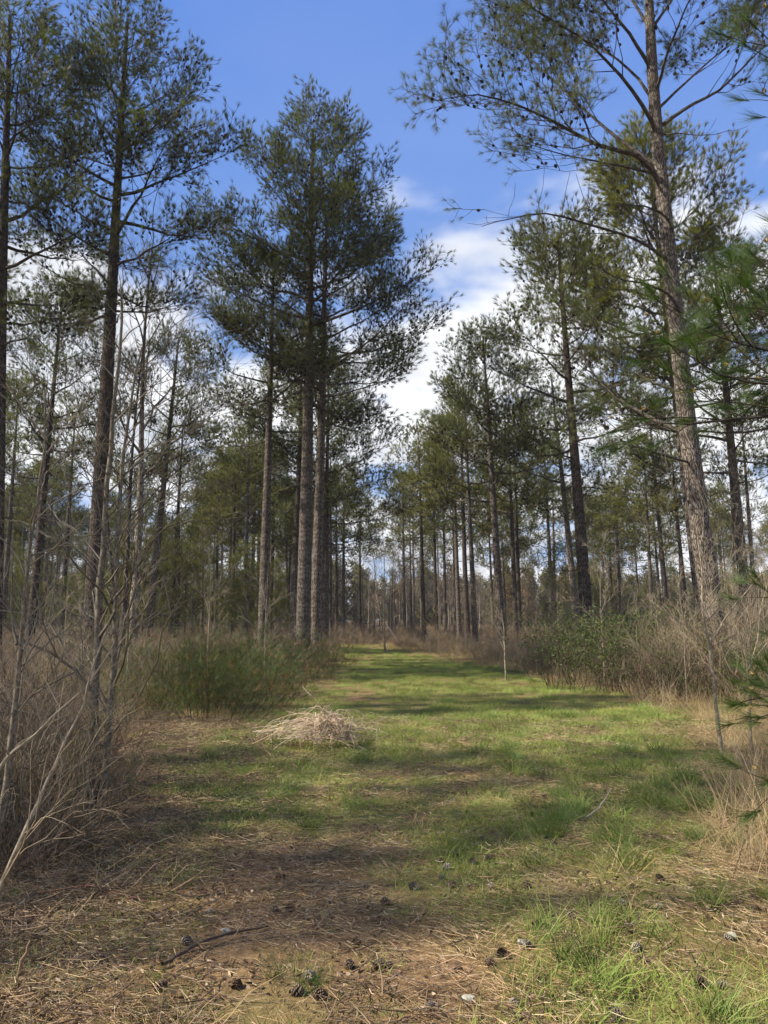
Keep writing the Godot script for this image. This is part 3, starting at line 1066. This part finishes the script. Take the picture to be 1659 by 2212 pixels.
func bare_trees() -> void:
	var st := stand(337, 560, 296, 1440, 28, 17)
	hardwood("bare_tree", "bare hardwood with pale grey lichened trunk beside the dark pine", "", st[0], st[1], 17.5, 0.19, 51, 4, 12, "bark_grey", 0.42)
	st = stand(300, 1010, 275, 1400, 27, 14)
	hardwood("bare_tree", "thin dark crooked bare tree between the dark pine and the pale trunk", "", st[0], st[1], 14.0, 0.11, 52, 3, 9, "bark_dark", 0.4)
	st = stand(213, 800, 262, 1400, 29, 12)
	hardwood("bare_tree", "thin bare tree bending left behind the dark pine", "", st[0], st[1], 13.5, 0.08, 53, 3, 9, "bark_dark", 0.45)
	st = stand(842, 1300, 868, 1465, 38, 6)
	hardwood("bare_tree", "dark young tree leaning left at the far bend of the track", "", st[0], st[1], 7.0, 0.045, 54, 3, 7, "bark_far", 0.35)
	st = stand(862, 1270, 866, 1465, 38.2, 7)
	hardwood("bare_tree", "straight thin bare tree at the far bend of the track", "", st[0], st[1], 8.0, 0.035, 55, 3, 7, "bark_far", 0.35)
	# grey woods closing the end of the track
	rng.seed = 991
	var proto := []
	for k in 4:
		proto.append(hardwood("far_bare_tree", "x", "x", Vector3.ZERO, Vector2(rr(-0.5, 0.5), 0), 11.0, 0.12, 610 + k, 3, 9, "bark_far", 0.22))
	rng.seed = 992
	for k in 64:
		var d := rr(62, 120)
		var x: float
		if k < 34:
			x = rr(-0.10, 0.13) * d
		else:
			x = rr(-0.5, 0.52) * d
		var o: Node3D = proto[k] if k < 4 else copy(proto[k % 4])
		tag(o, "grey bare tree closing the far end of the track" if k < 34 else "grey bare tree far back between the pines", "bare tree", "bare trees at the end of the track" if k < 34 else "bare trees between the pines")
		var s := rr(0.6, 1.0) if k < 34 else rr(0.5, 0.85)
		o.transform = Transform3D(Basis(Vector3.UP, rr(0, TAU)).scaled(Vector3(s, s, s)), Vector3(x, height(x, -d), -d))
	# a far wood that reads as one mass
	rng.seed = 993
	var fs := Shape.new()
	for k in 26:
		var f := k / 26.0
		var p := Vector3(0, lerpf(1.0, 13.0, f), 0)
		var a := rr(0, TAU)
		var l := lerpf(3.4, 0.8, f)
		for g in 46:
			var dir := Vector3(cos(a), rr(0.0, 0.6), sin(a))
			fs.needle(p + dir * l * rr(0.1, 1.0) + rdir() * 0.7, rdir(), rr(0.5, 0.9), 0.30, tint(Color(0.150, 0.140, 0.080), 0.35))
	fs.tube(PackedVector3Array([Vector3(0, -0.5, 0), Vector3(0, 13, 0)]), PackedFloat32Array([0.2, 0.03]), 5, Color(0.1, 0.085, 0.07), Color(0.1, 0.085, 0.07))
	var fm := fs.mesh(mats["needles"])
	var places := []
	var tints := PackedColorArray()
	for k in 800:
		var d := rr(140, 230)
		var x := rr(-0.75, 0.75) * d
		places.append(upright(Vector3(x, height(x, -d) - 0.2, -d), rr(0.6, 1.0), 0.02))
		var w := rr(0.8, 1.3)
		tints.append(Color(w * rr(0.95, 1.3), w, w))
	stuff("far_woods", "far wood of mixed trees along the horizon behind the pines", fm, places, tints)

func saplings() -> void:
	rng.seed = 1201
	# leftmost one, its foot hidden off the left edge
	var d := 4.7
	var t := thing("sapling", "bare sapling with smooth grey stem and pale twigs at the left edge", "sapling", Vector3.ZERO)
	stem(t, "stem", [photo(-30, 1975, d), photo(2, 1840, d), photo(30, 1640, d), photo(42, 1480, d), photo(66, 1260, d), photo(90, 1080, d), photo(104, 990, d), photo(100, 880, d)], 0.026, "bark_sapling", 22, Vector3(0.9, 0.2, -0.2), 1.0, 0.22)
	stem(t, "stem", [photo(38, 1450, d), photo(26, 1380, d + 0.05), photo(30, 1180, d + 0.1)], 0.010, "bark_sapling", 4, Vector3(-0.3, 0.3, 0), 0.4)
	stem(t, "stem", [photo(106, 990, d), photo(60, 930, d - 0.1), photo(10, 860, d - 0.2)], 0.007, "bark_twig", 3, Vector3(-0.3, 0.3, 0), 0.3)
	stem(t, "stem", [photo(104, 1020, d), photo(150, 960, d + 0.1), photo(195, 890, d + 0.2)], 0.007, "bark_twig", 3, Vector3(0.3, 0.3, 0), 0.3)
	t = thing("sapling", "pale leaning whip of a sapling arching right at the lower left corner", "sapling", Vector3.ZERO)
	d = 3.9
	stem(t, "stem", [photo(-40, 2130, d), photo(0, 2000, d), photo(45, 1890, d), photo(104, 1763, d + 0.1), photo(139, 1684, d + 0.15), photo(190, 1580, d + 0.2), photo(205, 1510, d + 0.25), photo(240, 1420, d + 0.3)], 0.017, "bark_twig", 11, Vector3(0.6, 0.3, -0.2), 0.7)
	stem(t, "stem", [photo(-40, 1780, d + 0.5), photo(30, 1690, d + 0.5), photo(80, 1655, d + 0.55), photo(130, 1600, d + 0.6), photo(200, 1540, d + 0.7), photo(260, 1440, d + 0.8)], 0.014, "bark_twig", 7, Vector3(0.6, 0.3, -0.2), 0.6)
	# the twin stems
	t = thing("sapling", "twin-stemmed grey sapling rising from one foot in the litter, bare branches", "sapling", Vector3.ZERO)
	d = 6.1
	var foot := on_ground(214, 1852)
	d = -foot.z
	stem(t, "stem", [foot + Vector3(-0.03, -0.1, 0), photo(204, 1800, d), photo(209, 1650, d), photo(216, 1500, d), photo(226, 1300, d), photo(240, 1100, d), photo(254, 960, d), photo(268, 800, d), photo(276, 650, d)], 0.046, "bark_sapling", 26, Vector3(-0.2, 0.3, -0.1), 1.3, 0.2)
	stem(t, "stem", [foot + Vector3(0.04, -0.1, 0.01), photo(226, 1800, d), photo(243, 1650, d), photo(258, 1500, d), photo(262, 1350, d), photo(264, 1200, d), photo(274, 1050, d), photo(290, 930, d), photo(318, 780, d)], 0.038, "bark_sapling", 34, Vector3(0.8, 0.2, 0.0), 1.6, 0.16)
	# right of the track
	t = thing("sapling", "pale thin sapling with forked top in front of the big pine's foot", "sapling", Vector3.ZERO)
	foot = on_ground(1626, 1705)
	d = -foot.z
	stem(t, "stem", [foot - Vector3(0, 0.05, 0), photo(1612, 1600, d), photo(1600, 1470, d), photo(1584, 1390, d), photo(1578, 1260, d), photo(1562, 1160, d)], 0.028, "bark_twig", 18, Vector3(0.2, 0.3, 0), 1.3, 0.3)
	stem(t, "stem", [photo(1598, 1450, d), photo(1640, 1380, d), photo(1690, 1320, d), photo(1740, 1260, d)], 0.014, "bark_twig", 6, Vector3(0.3, 0.3, 0), 0.6)
	t = thing("sapling", "pale sapling forking low into many twigs near the right edge", "sapling", Vector3.ZERO)
	foot = on_ground(1694, 1690)
	d = -foot.z
	stem(t, "stem", [foot - Vector3(0, 0.05, 0), photo(1688, 1640, d), photo(1683, 1505, d), photo(1672, 1460, d), photo(1640, 1400, d)], 0.024, "bark_twig", 10, Vector3(-0.3, 0.4, 0), 1.0, 0.5)
	stem(t, "stem", [photo(1683, 1508, d), photo(1705, 1440, d), photo(1712, 1370, d), photo(1735, 1290, d)], 0.014, "bark_twig", 7, Vector3(0.3, 0.4, 0), 0.8)
	stem(t, "stem", [photo(1683, 1504, d), photo(1740, 1430, d + 0.2), photo(1800, 1370, d + 0.3)], 0.012, "bark_twig", 5, Vector3(0.3, 0.4, 0), 0.8)
	t = thing("sapling", "short leafless sapling at the near end of the right-hand brush", "sapling", Vector3.ZERO)
	foot = on_ground(1139, 1530)
	d = -foot.z
	stem(t, "stem", [foot - Vector3(0, 0.05, 0), photo(1136, 1480, d), photo(1134, 1420, d), photo(1128, 1370, d)], 0.03, "bark_twig", 14, Vector3(0, 0.3, 0), 1.6, 0.3)

func scatter(count: int, d0: float, d1: float, where: Callable, put: Callable) -> void:
	var n := 0
	var tries := 0
	while n < count and tries < count * 30:
		tries += 1
		var d := sqrt(rr(d0 * d0, d1 * d1))
		var x := rr(-0.60, 0.60) * d + rr(-1, 1)
		if where.call(x, d):
			n += 1
			put.call(Vector3(x, height(x, -d), -d), d)

func undergrowth() -> void:
	least = 0.0036
	var grey := Color(0.135, 0.115, 0.082)
	var bushes := [twig_bush(21, 12, 1.5, 1.7, grey, 0.011, 2), twig_bush(22, 14, 1.2, 1.8, Color(0.15, 0.115, 0.076), 0.010, 2), twig_bush(23, 8, 2.0, 1.4, Color(0.20, 0.172, 0.125), 0.013, 2)]
	var leafy := [leaf_bush(31, 14, 2.0, 2.2, 7, 0.055, Color(0.065, 0.090, 0.024), grey * 0.7), leaf_bush(32, 12, 1.7, 2.0, 7, 0.05, Color(0.095, 0.13, 0.03), grey * 0.7)]
	var scrub := [needle_bush(41, 18, 1.5, 1.6, Color(0.092, 0.116, 0.042)), needle_bush(42, 16, 1.0, 1.8, Color(0.120, 0.118, 0.050)), needle_bush(43, 12, 1.9, 1.3, Color(0.082, 0.108, 0.038))]
	var tall_grass := [grass_clump(51, 55, 1.0, 0.45, 0.006, 0.7, Color(0.36, 0.29, 0.17), Color(0.44, 0.36, 0.22), "dead_grass"), grass_clump(52, 60, 0.75, 0.5, 0.006, 1.1, Color(0.29, 0.225, 0.13), Color(0.40, 0.32, 0.19), "dead_grass"), grass_clump(53, 22, 1.5, 0.4, 0.007, 0.4, Color(0.26, 0.21, 0.14), Color(0.34, 0.28, 0.18), "dead_grass")]
	# green scrub left of the track
	rng.seed = 1301
	var first: Node3D
	var spots := []
	for k in 74:
		var d := lerpf(12.0, 28.0, pow(rng.randf(), 0.8))
		var r := track_left(d) - 0.5
		spots.append(Vector2(rr(maxf(-d * 0.33, r - 6.0), r), d))
	for k in spots.size():
		var d: float = spots[k].y
		var x: float = spots[k].x
		var o := MeshInstance3D.new()
		o.mesh = scrub[k % 3]
		o.name = numbered("green_shrub")
		add_child(o)
		o.transform = upright(Vector3(x, height(x, -d), -d), rr(0.6, 1.25), 0.12)
		tag(o, "low needle-leaved green shrub in the scrub left of the track", "shrub", "green scrub left of the track")
	# leafy shrubs right of the track
	rng.seed = 1302
	for k in 70:
		var d := rr(15.0, 24.0) if k < 46 else rr(17.0, 24.0)
		var x := rr(track_right(d) + 1.6, 0.50 * d) if k % 3 > 0 else rr(0.20 * d, 0.33 * d)
		x = maxf(x, track_right(d) + 1.4)
		if k >= 46:
			x = rr(0.225, 0.36) * d
		var o := MeshInstance3D.new()
		o.mesh = leafy[k % 2]
		o.name = numbered("leafy_shrub")
		add_child(o)
		o.transform = upright(Vector3(x, height(x, -d), -d), rr(0.6, 1.0) if k < 46 else rr(0.85, 1.35), 0.06)
		tag(o, "dark green leafy shrub in the thicket right of the track", "shrub", "leafy shrubs right of the track")
	# brush that nobody could count
	rng.seed = 1303
	for v in 3:
		var places := []
		var tints := PackedColorArray()
		var put := func(p: Vector3, d: float):
			var k := 0.50 if p.x < 0 and d < 48 else (0.85 if d < 27 else (0.42 if d < 48 else 0.7))
			k *= lerpf(0.75, 1.15, smoothstep(-0.4, 0.5, patch.get_noise_2d(p.x * 0.8, p.z * 0.8 + 50)))
			places.append(upright(p, k * rr(0.6, 1.25), 0.2, rr(0.7, 1.15)))
			var w := rr(0.75, 1.3)
			tints.append(Color(w * rr(1, 1.12), w, w * rr(0.88, 1.0)))
		scatter(170, 13.0, 40.0, func(x, d): return x > track_right(d) + rr(0.2, 1.8), put)
		scatter(50, 15.0, 26.0, func(x, d): return x > track_right(d) + rr(0.3, 2.0), put)
		scatter(190, 8.0, 40.0, func(x, d): return x < track_left(d) - rr(0.9, 2.5) and not (d < 9 and x > -2.6) and (d < 11.5 or d > 27 or x < -0.27 * d or rng.randf() < 0.3), put)
		scatter(300, 27.0, 48.0, func(x, d): return x < track_left(d) - 0.6 or x > track_right(d) + 0.4, put)
		scatter(460, 46.0, 85.0, func(x, d): return true, put)
		scatter(34, 5.0, 9.0, func(x, d): return x < track_left(d) - 0.9, put)
		stuff("brush", ["tangled grey-brown leafless brush on both sides of the track", "low reddish-brown leafless brush on both sides of the track", "tall thin grey stems of brush on both sides of the track"][v], bushes[v], places, tints)
	rng.seed = 1304
	for v in 3:
		var places := []
		var tints := PackedColorArray()
		var put := func(p: Vector3, d: float):
			places.append(upright(p, rr(0.4, 0.85) * (0.8 if p.x < 0 else 1.0), 0.15, rr(0.6, 1.15)))
			var w := rr(0.75, 1.25)
			tints.append(Color(w * rr(1, 1.08), w, w * rr(0.85, 1.0)))
		scatter(130, 9.0, 30.0, func(x, d): return x > track_right(d) - 0.25 + rr(0, 2.0) and x < track_right(d) + 5, put)
		scatter(26, 5.0, 12.0, func(x, d): return x > track_right(d) + 0.1, put)
		scatter(70, 6.5, 22.0, func(x, d): return x < track_left(d) - 0.9 and (d < 11.5 or x < -0.3 * d), put)
		scatter(200, 26.0, 60.0, func(x, d): return absf(x) < 12 and (x < track_left(d) - 0.2 or x > track_right(d)), put)
		stuff("dead_grass", ["tall tan dead grass along the edges of the track", "bent straw-coloured dead grass along the edges of the track", "upright dry weed stalks along the edges of the track"][v], tall_grass[v], places, tints)
	# thin bare saplings and small pines standing in the brush
	rng.seed = 1306
	var thin := []
	for k in 4:
		thin.append(hardwood("thin_sapling", "x", "x", Vector3.ZERO, Vector2(rr(-0.3, 0.3), 0), 4.0, 0.022, 810 + k, 2, 9, "bark_twig", 0.25))
	rng.seed = 1307
	for k in 46:
		var d := rr(13.5, 45.0)
		var x := rr(track_right(d) + 0.6, 0.55 * d) if k % 5 < 3 else rr(-0.55 * d, track_left(d) - 0.8)
		var o: Node3D = thin[k] if k < 4 else copy(thin[k % 4])
		tag(o, "thin bare sapling standing in the brush right of the track" if x > 0 else "thin bare sapling standing in the brush left of the track", "sapling", "thin saplings in the brush")
		var q := rr(0.45, 1.05)
		o.transform = Transform3D(Basis(Vector3.UP, rr(0, TAU)).scaled(Vector3(q, q, q)), Vector3(x, height(x, -d), -d))
	var small := []
	for k in 3:
		small.append(pine("small_pine", "x", "x", Vector3.ZERO, Vector2.ZERO, 6.0, 0.8, 1.5, 0.05, 3300 + k * 7, {"split": false, "bark": "bark_brown", "density": 2.0, "per_metre": 4.5, "size": 0.95, "dead": 0, "sprays": ["spray_small"]}))
	rng.seed = 1308
	for k in 64:
		var d := rr(38.0, 90.0)
		var x := rr(-0.56 * d, -0.07 * d - 1.0) if k % 4 < 3 else rr(0.22 * d, 0.55 * d)
		var o: Node3D = small[k] if k < 3 else copy(small[k % 3])
		tag(o, "small bushy yellow-green pine under the tall pines left of the track" if x < 0 else "small bushy yellow-green pine under the tall pines right of the track", "pine tree", "small pines under the tall ones")
		var q := rr(0.5, 1.1)
		o.transform = Transform3D(Basis(Vector3.UP, rr(0, TAU)).scaled(Vector3(q, q, q)), Vector3(x, height(x, -d), -d))
	# heap of cut brush on the track
	rng.seed = 1305
	var foot := on_ground(735, 1682)
	var t := thing("brush_heap", "dome-shaped heap of dry tan twigs lying on the grassy track", "brush heap", foot)
	for layer in 3:
		var s := Shape.new()
		for k in 75:
			var a := rr(0, TAU)
			var q := Vector3(cos(a) * 0.62, 0, sin(a) * 0.42) * sqrt(rng.randf())
			var p := Vector3(rr(-0.15, 0.35), rr(0.05, 0.40), rr(-0.15, 0.15)) if layer > 0 else Vector3(rr(-0.3, 0.3), 0.1, 0)
			var e := q + Vector3(0, rr(0.02, 0.20) + 0.34 * (1.0 - q.length() / 0.62), 0) + Vector3(-0.10, 0, 0)
			if k % 9 == 0:
				e = Vector3(rr(-1.0, -0.45), rr(0.05, 0.25), rr(-0.2, 0.2))
			elif k % 4 == 1:
				e = p + Vector3(rr(-0.7, 0.8), rr(-0.12, 0.22), rr(-0.5, 0.5))
			var b := bent(p, e, 5, Vector3(0, rr(-0.03, 0.20), 0), 0.035)
			s.tube(b, taper(rr(0.003, 0.008), 0.002, 5), 3, tint(Color(0.46, 0.36, 0.25), 0.4), tint(Color(0.58, 0.46, 0.32), 0.3))
			for g in 3:
				var w := sample(b, rr(0.5, 1.0))
				s.tube(PackedVector3Array([w, w + (rdir() + Vector3(0, -0.3, 0)) * 0.09]), PackedFloat32Array([0.0025, 0.0015]), 3, Color(0.50, 0.40, 0.28), Color(0.56, 0.45, 0.32))
		part("twig_layer", s.mesh(mats["twig"]), t)

func turf() -> void:
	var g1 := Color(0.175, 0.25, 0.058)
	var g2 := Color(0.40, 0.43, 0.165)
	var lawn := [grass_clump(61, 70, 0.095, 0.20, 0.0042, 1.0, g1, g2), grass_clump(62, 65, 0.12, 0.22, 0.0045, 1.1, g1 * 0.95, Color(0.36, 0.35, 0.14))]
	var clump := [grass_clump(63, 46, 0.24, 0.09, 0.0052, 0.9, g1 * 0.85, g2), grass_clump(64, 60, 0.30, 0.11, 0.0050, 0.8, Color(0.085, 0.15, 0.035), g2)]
	var dry := [Color(0.40, 0.30, 0.18), Color(0.29, 0.195, 0.115), Color(0.50, 0.40, 0.26), Color(0.19, 0.13, 0.08)]
	var straw := [straw_mesh(71, 150, 0.30, dry, 0.0016), straw_mesh(72, 140, 0.30, dry, 0.0019)]
	var tan_ := [grass_clump(73, 26, 0.15, 0.18, 0.0030, 1.5, Color(0.42, 0.32, 0.18), Color(0.50, 0.41, 0.26), "dead_grass"), grass_clump(74, 16, 0.42, 0.16, 0.0034, 1.3, Color(0.42, 0.31, 0.18), Color(0.50, 0.40, 0.25), "dead_grass")]
	rng.seed = 1401
	var names := [["grass", "short green grass growing over the track"], ["grass", "short yellow-green grass growing over the track"], ["grass_clumps", "taller dark green grass clumps on the track"], ["grass_clumps", "long-bladed grass clumps on the track"], ["pine_straw", "reddish pine straw littering the track"], ["pine_straw", "tan pine straw littering the track"], ["dry_grass", "short dry tan grass on the track"], ["dry_grass", "long arching dry grass stems on the track"]]
	var meshes := [lawn[0], lawn[1], clump[0], clump[1], straw[0], straw[1], tan_[0], tan_[1]]
	var places := [[], [], [], [], [], [], [], []]
	var tints := []
	for k in 8:
		tints.append(PackedColorArray())
	var cells := [[2.6, 7.0, 46.0], [7.0, 14.0, 34.0], [14.0, 28.0, 20.0], [28.0, 50.0, 14.0]]
	for q in cells:
		var area: float = 0.62 * (q[1] * q[1] - q[0] * q[0])
		for k in int(area * q[2] * 1.25):
			var d := sqrt(rr(q[0] * q[0], q[1] * q[1]))
			var x := rr(-0.62, 0.62) * d
			if x < track_left(d) - 4.0 or x > track_right(d) + 5.0:
				continue
			var ins := inside(x, d)
			var g := greenness(x, -d)
			var p := Vector3(x, height(x, -d), -d)
			var w := rr(0.75, 1.25)
			var roll := rng.randf()
			var v := -1
			var s := rr(0.7, 1.2)
			if roll < g * lerpf(0.18, 0.75, ins):
				v = 0 if rng.randf() < 0.5 else 1
				if rng.randf() < 0.05 + 0.30 * smoothstep(0.4, 1.2, x) * (1.0 - smoothstep(7, 11, d)):
					v = 2 if rng.randf() < 0.5 else 3
					s = rr(0.5, 1.0)
				s *= lerpf(0.55, 1.1, g)
			elif rng.randf() < 0.66:
				if d > 13:
					continue
				v = 4 if rng.randf() < 0.5 else 5
			else:
				v = 6 if rng.randf() < 0.80 else 7
				s *= lerpf(1.0, 0.7, ins)
			places[v].append(upright(p, s, 0.06))
			tints[v].append(Color(w * rr(0.92, 1.1), w, w * rr(0.85, 1.05)))
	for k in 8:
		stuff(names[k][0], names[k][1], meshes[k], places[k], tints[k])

func leaf_litter() -> void:
	# curled dead leaves and bits of bark, thickest under the trees at the lower left
	rng.seed = 1451
	var shapes := []
	for v in 2:
		var s := Shape.new()
		for k in 22:
			var a := rr(0, TAU)
			var q := sqrt(rng.randf()) * 0.22
			var p := Vector3(cos(a) * q, rr(0.004, 0.03), sin(a) * q)
			var d := Vector3(rng.randfn(), rr(-0.2, 0.35), rng.randfn()).normalized()
			var c: Color = [Color(0.17, 0.115, 0.07), Color(0.26, 0.185, 0.115), Color(0.10, 0.068, 0.045), Color(0.32, 0.25, 0.17)][rng.randi() % 4]
			if v == 0:
				s.blade(p, d, rr(0.012, 0.034), rr(0.008, 0.016), Vector3(0, rr(-0.005, 0.012), 0), tint(c), tint(c))
			else:
				var e := p + d * rr(0.04, 0.16)
				s.tube(PackedVector3Array([p, p.lerp(e, 0.5) + rdir() * 0.008, e]), PackedFloat32Array([0.003, 0.0026, 0.0018]), 4, tint(c), tint(c))
		shapes.append(s.mesh(mats["straw"]))
	for v in 2:
		var places := []
		var tints := PackedColorArray()
		for k in 3600:
			var d := sqrt(rr(6.8, 170.0))
			var x := rr(-0.6, 0.6) * d
			if x > track_right(d) + 1.5:
				continue
			var keep := 0.10 + 0.75 * (1.0 - smoothstep(-1.7, -0.8, x)) + 0.35 * (1.0 - greenness(x, -d))
			if rng.randf() > keep:
				continue
			places.append(upright(Vector3(x, height(x, -d), -d), rr(0.7, 1.2), 0.05))
			var w := rr(0.7, 1.3)
			tints.append(Color(w, w, w))
		stuff("leaf_litter" if v == 0 else "twig_litter", "curled brown dead leaves scattered over the litter" if v == 0 else "short broken twigs scattered over the litter", shapes[v], places, tints)

func stick(called: String, label: String, pts: Array, r: float, c: Color) -> void:
	var s := Shape.new()
	var line := PackedVector3Array()
	for k in pts.size() - 1:
		for q in 4:
			line.append((pts[k] as Vector3).lerp(pts[k + 1], q / 4.0) + rdir() * r * 0.5)
	line.append(pts[pts.size() - 1])
	s.tube(line, taper(r, r * 0.35, line.size() - 1), 7, c, c * 0.9)
	var o := MeshInstance3D.new()
	o.name = numbered(called)
	o.mesh = s.mesh(mats["twig"])
	add_child(o)
	tag(o, label, "stick")

func small_things() -> void:
	rng.seed = 1501
	var kinds := [pine_cone_mesh(81, Color(0.06, 0.045, 0.036), Color(0.33, 0.285, 0.23), 1.0), pine_cone_mesh(82, Color(0.04, 0.028, 0.02), Color(0.19, 0.145, 0.10), 1.15), pine_cone_mesh(83, Color(0.10, 0.085, 0.07), Color(0.29, 0.255, 0.215), 0.8), pine_cone_mesh(84, Color(0.05, 0.034, 0.025), Color(0.13, 0.092, 0.066), 0.9)]
	var right := [[690, 495, 3], [180, 520, 3], [425, 685, 2], [730, 660, 2], [270, 800, 0], [245, 775, 3], [305, 745, 1], [450, 760, 2], [465, 890, 0], [250, 840, 2], [130, 885, 0], [1190, 885, 3], [1030, 985, 0], [1100, 1040, 0], [815, 1030, 2], [665, 1060, 3], [20, 1225, 1], [455, 1220, 3], [1120, 1225, 3], [1370, 1330, 1], [1465, 1340, 2], [1000, 1450, 0], [205, 1395, 0], [1635, 765, 2], [1490, 1130, 2], [610, 1155, 2], [565, 1390, 0], [355, 560, 3], [640, 578, 3], [730, 712, 3], [690, 690, 1], [1095, 1180, 0], [1605, 1010, 3], [5, 955, 3], [765, 255, 3], [515, 1190, 3], [320, 1240, 3], [385, 775, 2], [295, 878, 3], [620, 890, 3]]
	var left := [[905, 985, 2], [805, 1110, 0], [1340, 1275, 0], [1510, 1225, 3], [1380, 1350, 3], [1280, 1335, 1], [1020, 1305, 3], [1540, 1130, 3], [1365, 1050, 3], [1200, 990, 3], [1250, 975, 3], [280, 975, 3], [1645, 1225, 1], [695, 1310, 3], [20, 1205, 3], [1455, 430, 3], [1220, 835, 3], [640, 505, 3]]
	var spots := []
	for q in right:
		spots.append([864 + q[0] * 0.5208, 1536 + q[1] * 0.5208, q[2]])
	for q in left:
		spots.append([q[0] * 0.5208, 1536 + q[1] * 0.5208, q[2]])
	var own := {
		16: "open pine cone with pale scale tips in the middle of the foreground straw",
		19: "dark open pine cone at the foot of the grass clump, lower right",
		20: "small grey pine cone beside the dark open cone at the lower right",
		21: "pine cone with pale tips at the very bottom edge of the view",
		23: "grey pine cone under dry grass at the right edge",
		42: "pine cone with white-tipped scales beside the dark fallen stick",
		43: "large open pine cone with white-tipped scales, lower middle of the foreground",
		41: "grey pine cone half sunk in the litter left of the dark fallen stick",
	}
	for k in spots.size():
		var q: Array = spots[k]
		var p := on_ground(q[0], q[1])
		var o := MeshInstance3D.new()
		o.mesh = kinds[q[2]]
		o.name = numbered("pine_cone")
		add_child(o)
		var a := rr(0, TAU)
		var t := along(Vector3(cos(a), rr(-0.1, 0.35), sin(a)), rr(0.48, 0.78))
		t.origin = p + Vector3(0, 0.012, 0)
		o.transform = t
		tag(o, own.get(k, ["weathered brown pine cone with pale scale tips lying on the track", "open brown pine cone lying on the track", "grey weathered pine cone lying on the track", "dark brown pine cone lying in the straw of the track"][q[2]]), "pine cone", "pine cones on the track")
	# sticks
	var up := Vector3(0, 0.02, 0)
	stick("fallen_stick", "dark crooked fallen stick in the foreground litter", [on_ground(365, 2171) + up, on_ground(432, 2137) + up * 1.6, on_ground(520, 2106) + up * 1.5, on_ground(604, 2088) + up], 0.011, Color(0.075, 0.055, 0.042))
	stick("fallen_stick", "long thin reddish cane lying in the litter at the lower left", [on_ground(78, 2015) + up * 2, on_ground(200, 2012) + up * 4, on_ground(333, 2026) + up], 0.006, Color(0.17, 0.085, 0.06))
	stick("fallen_stick", "pale bent twig lying on dry grass right of the track's middle", [on_ground(1317, 1851) + up, on_ground(1348, 1838) + up * 3, on_ground(1377, 1797) + up * 5], 0.007, Color(0.50, 0.45, 0.37))
	var p0 := on_ground(38, 2190)
	stick("broken_stake", "broken-off brown stub standing in the lower left corner", [p0 - up, p0 + Vector3(0.02, 0.08, 0), p0 + Vector3(0.055, 0.17, 0.0)], 0.013, Color(0.24, 0.17, 0.11))
	stick("fallen_limb", "white leaning dead limb beside the far bend of the track", [photo(870, 1405, 44), photo(890, 1436, 44), photo(912, 1466, 44)], 0.022, Color(0.45, 0.42, 0.37))
	stick("fallen_stick", "thin straight pale stem standing up right of the brush heap", [on_ground(848, 1678) - up, on_ground(848, 1678) + Vector3(0, 0.2, 0), on_ground(848, 1678) + Vector3(0.01, 0.37, 0)], 0.006, Color(0.46, 0.40, 0.28))
	stick("fallen_stick", "pale dead stem leaning from the top of the brush heap", [on_ground(726, 1660) + Vector3(0, 0.3, 0), photo(705, 1570, 9.8), photo(680, 1545, 9.9)], 0.006, Color(0.48, 0.42, 0.32))
	# pale bits of lichen-covered bark
	var bits := [[508, 2096, "white lichened lump touching the dark fallen stick", 0.035], [1054, 2252, "flat pale lichened flake in the foreground straw", 0.045], [1176, 2137, "pale crumbling flake in the straw near the middle", 0.04], [1650, 2122, "pale chip beside the grass on the lower right", 0.035], [1484, 2056, "small whitish chip near two cones on the right", 0.03]]
	for b in bits:
		var s := Shape.new()
		var rows := []
		for r in 5:
			var ring := PackedVector3Array()
			for k in 8:
				var a := TAU * k / 8
				var ph := PI * r / 4.0
				var rad: float = b[3] * 0.62 * sin(ph) * rr(0.6, 1.3)
				ring.append(Vector3(cos(a) * rad * 1.4, cos(ph) * b[3] * rr(0.22, 0.40), sin(a) * rad * 0.8))
			rows.append(ring)
		for r in 4:
			for k in 8:
				var c := tint(Color(0.30, 0.30, 0.25), 0.2)
				var e := tint(Color(0.27, 0.27, 0.22), 0.3)
				s.tri(rows[r][k], rows[r][(k + 1) % 8], rows[r + 1][k], c, e)
				s.tri(rows[r][(k + 1) % 8], rows[r + 1][(k + 1) % 8], rows[r + 1][k], c, e)
		var o := MeshInstance3D.new()
		o.name = numbered("bark_flake")
		o.mesh = s.mesh(mats["stone"])
		add_child(o)
		o.position = on_ground(b[0], b[1]) + Vector3(0, 0.02, 0)
		o.rotation.y = rr(0, TAU)
		tag(o, b[2], "bark flake")
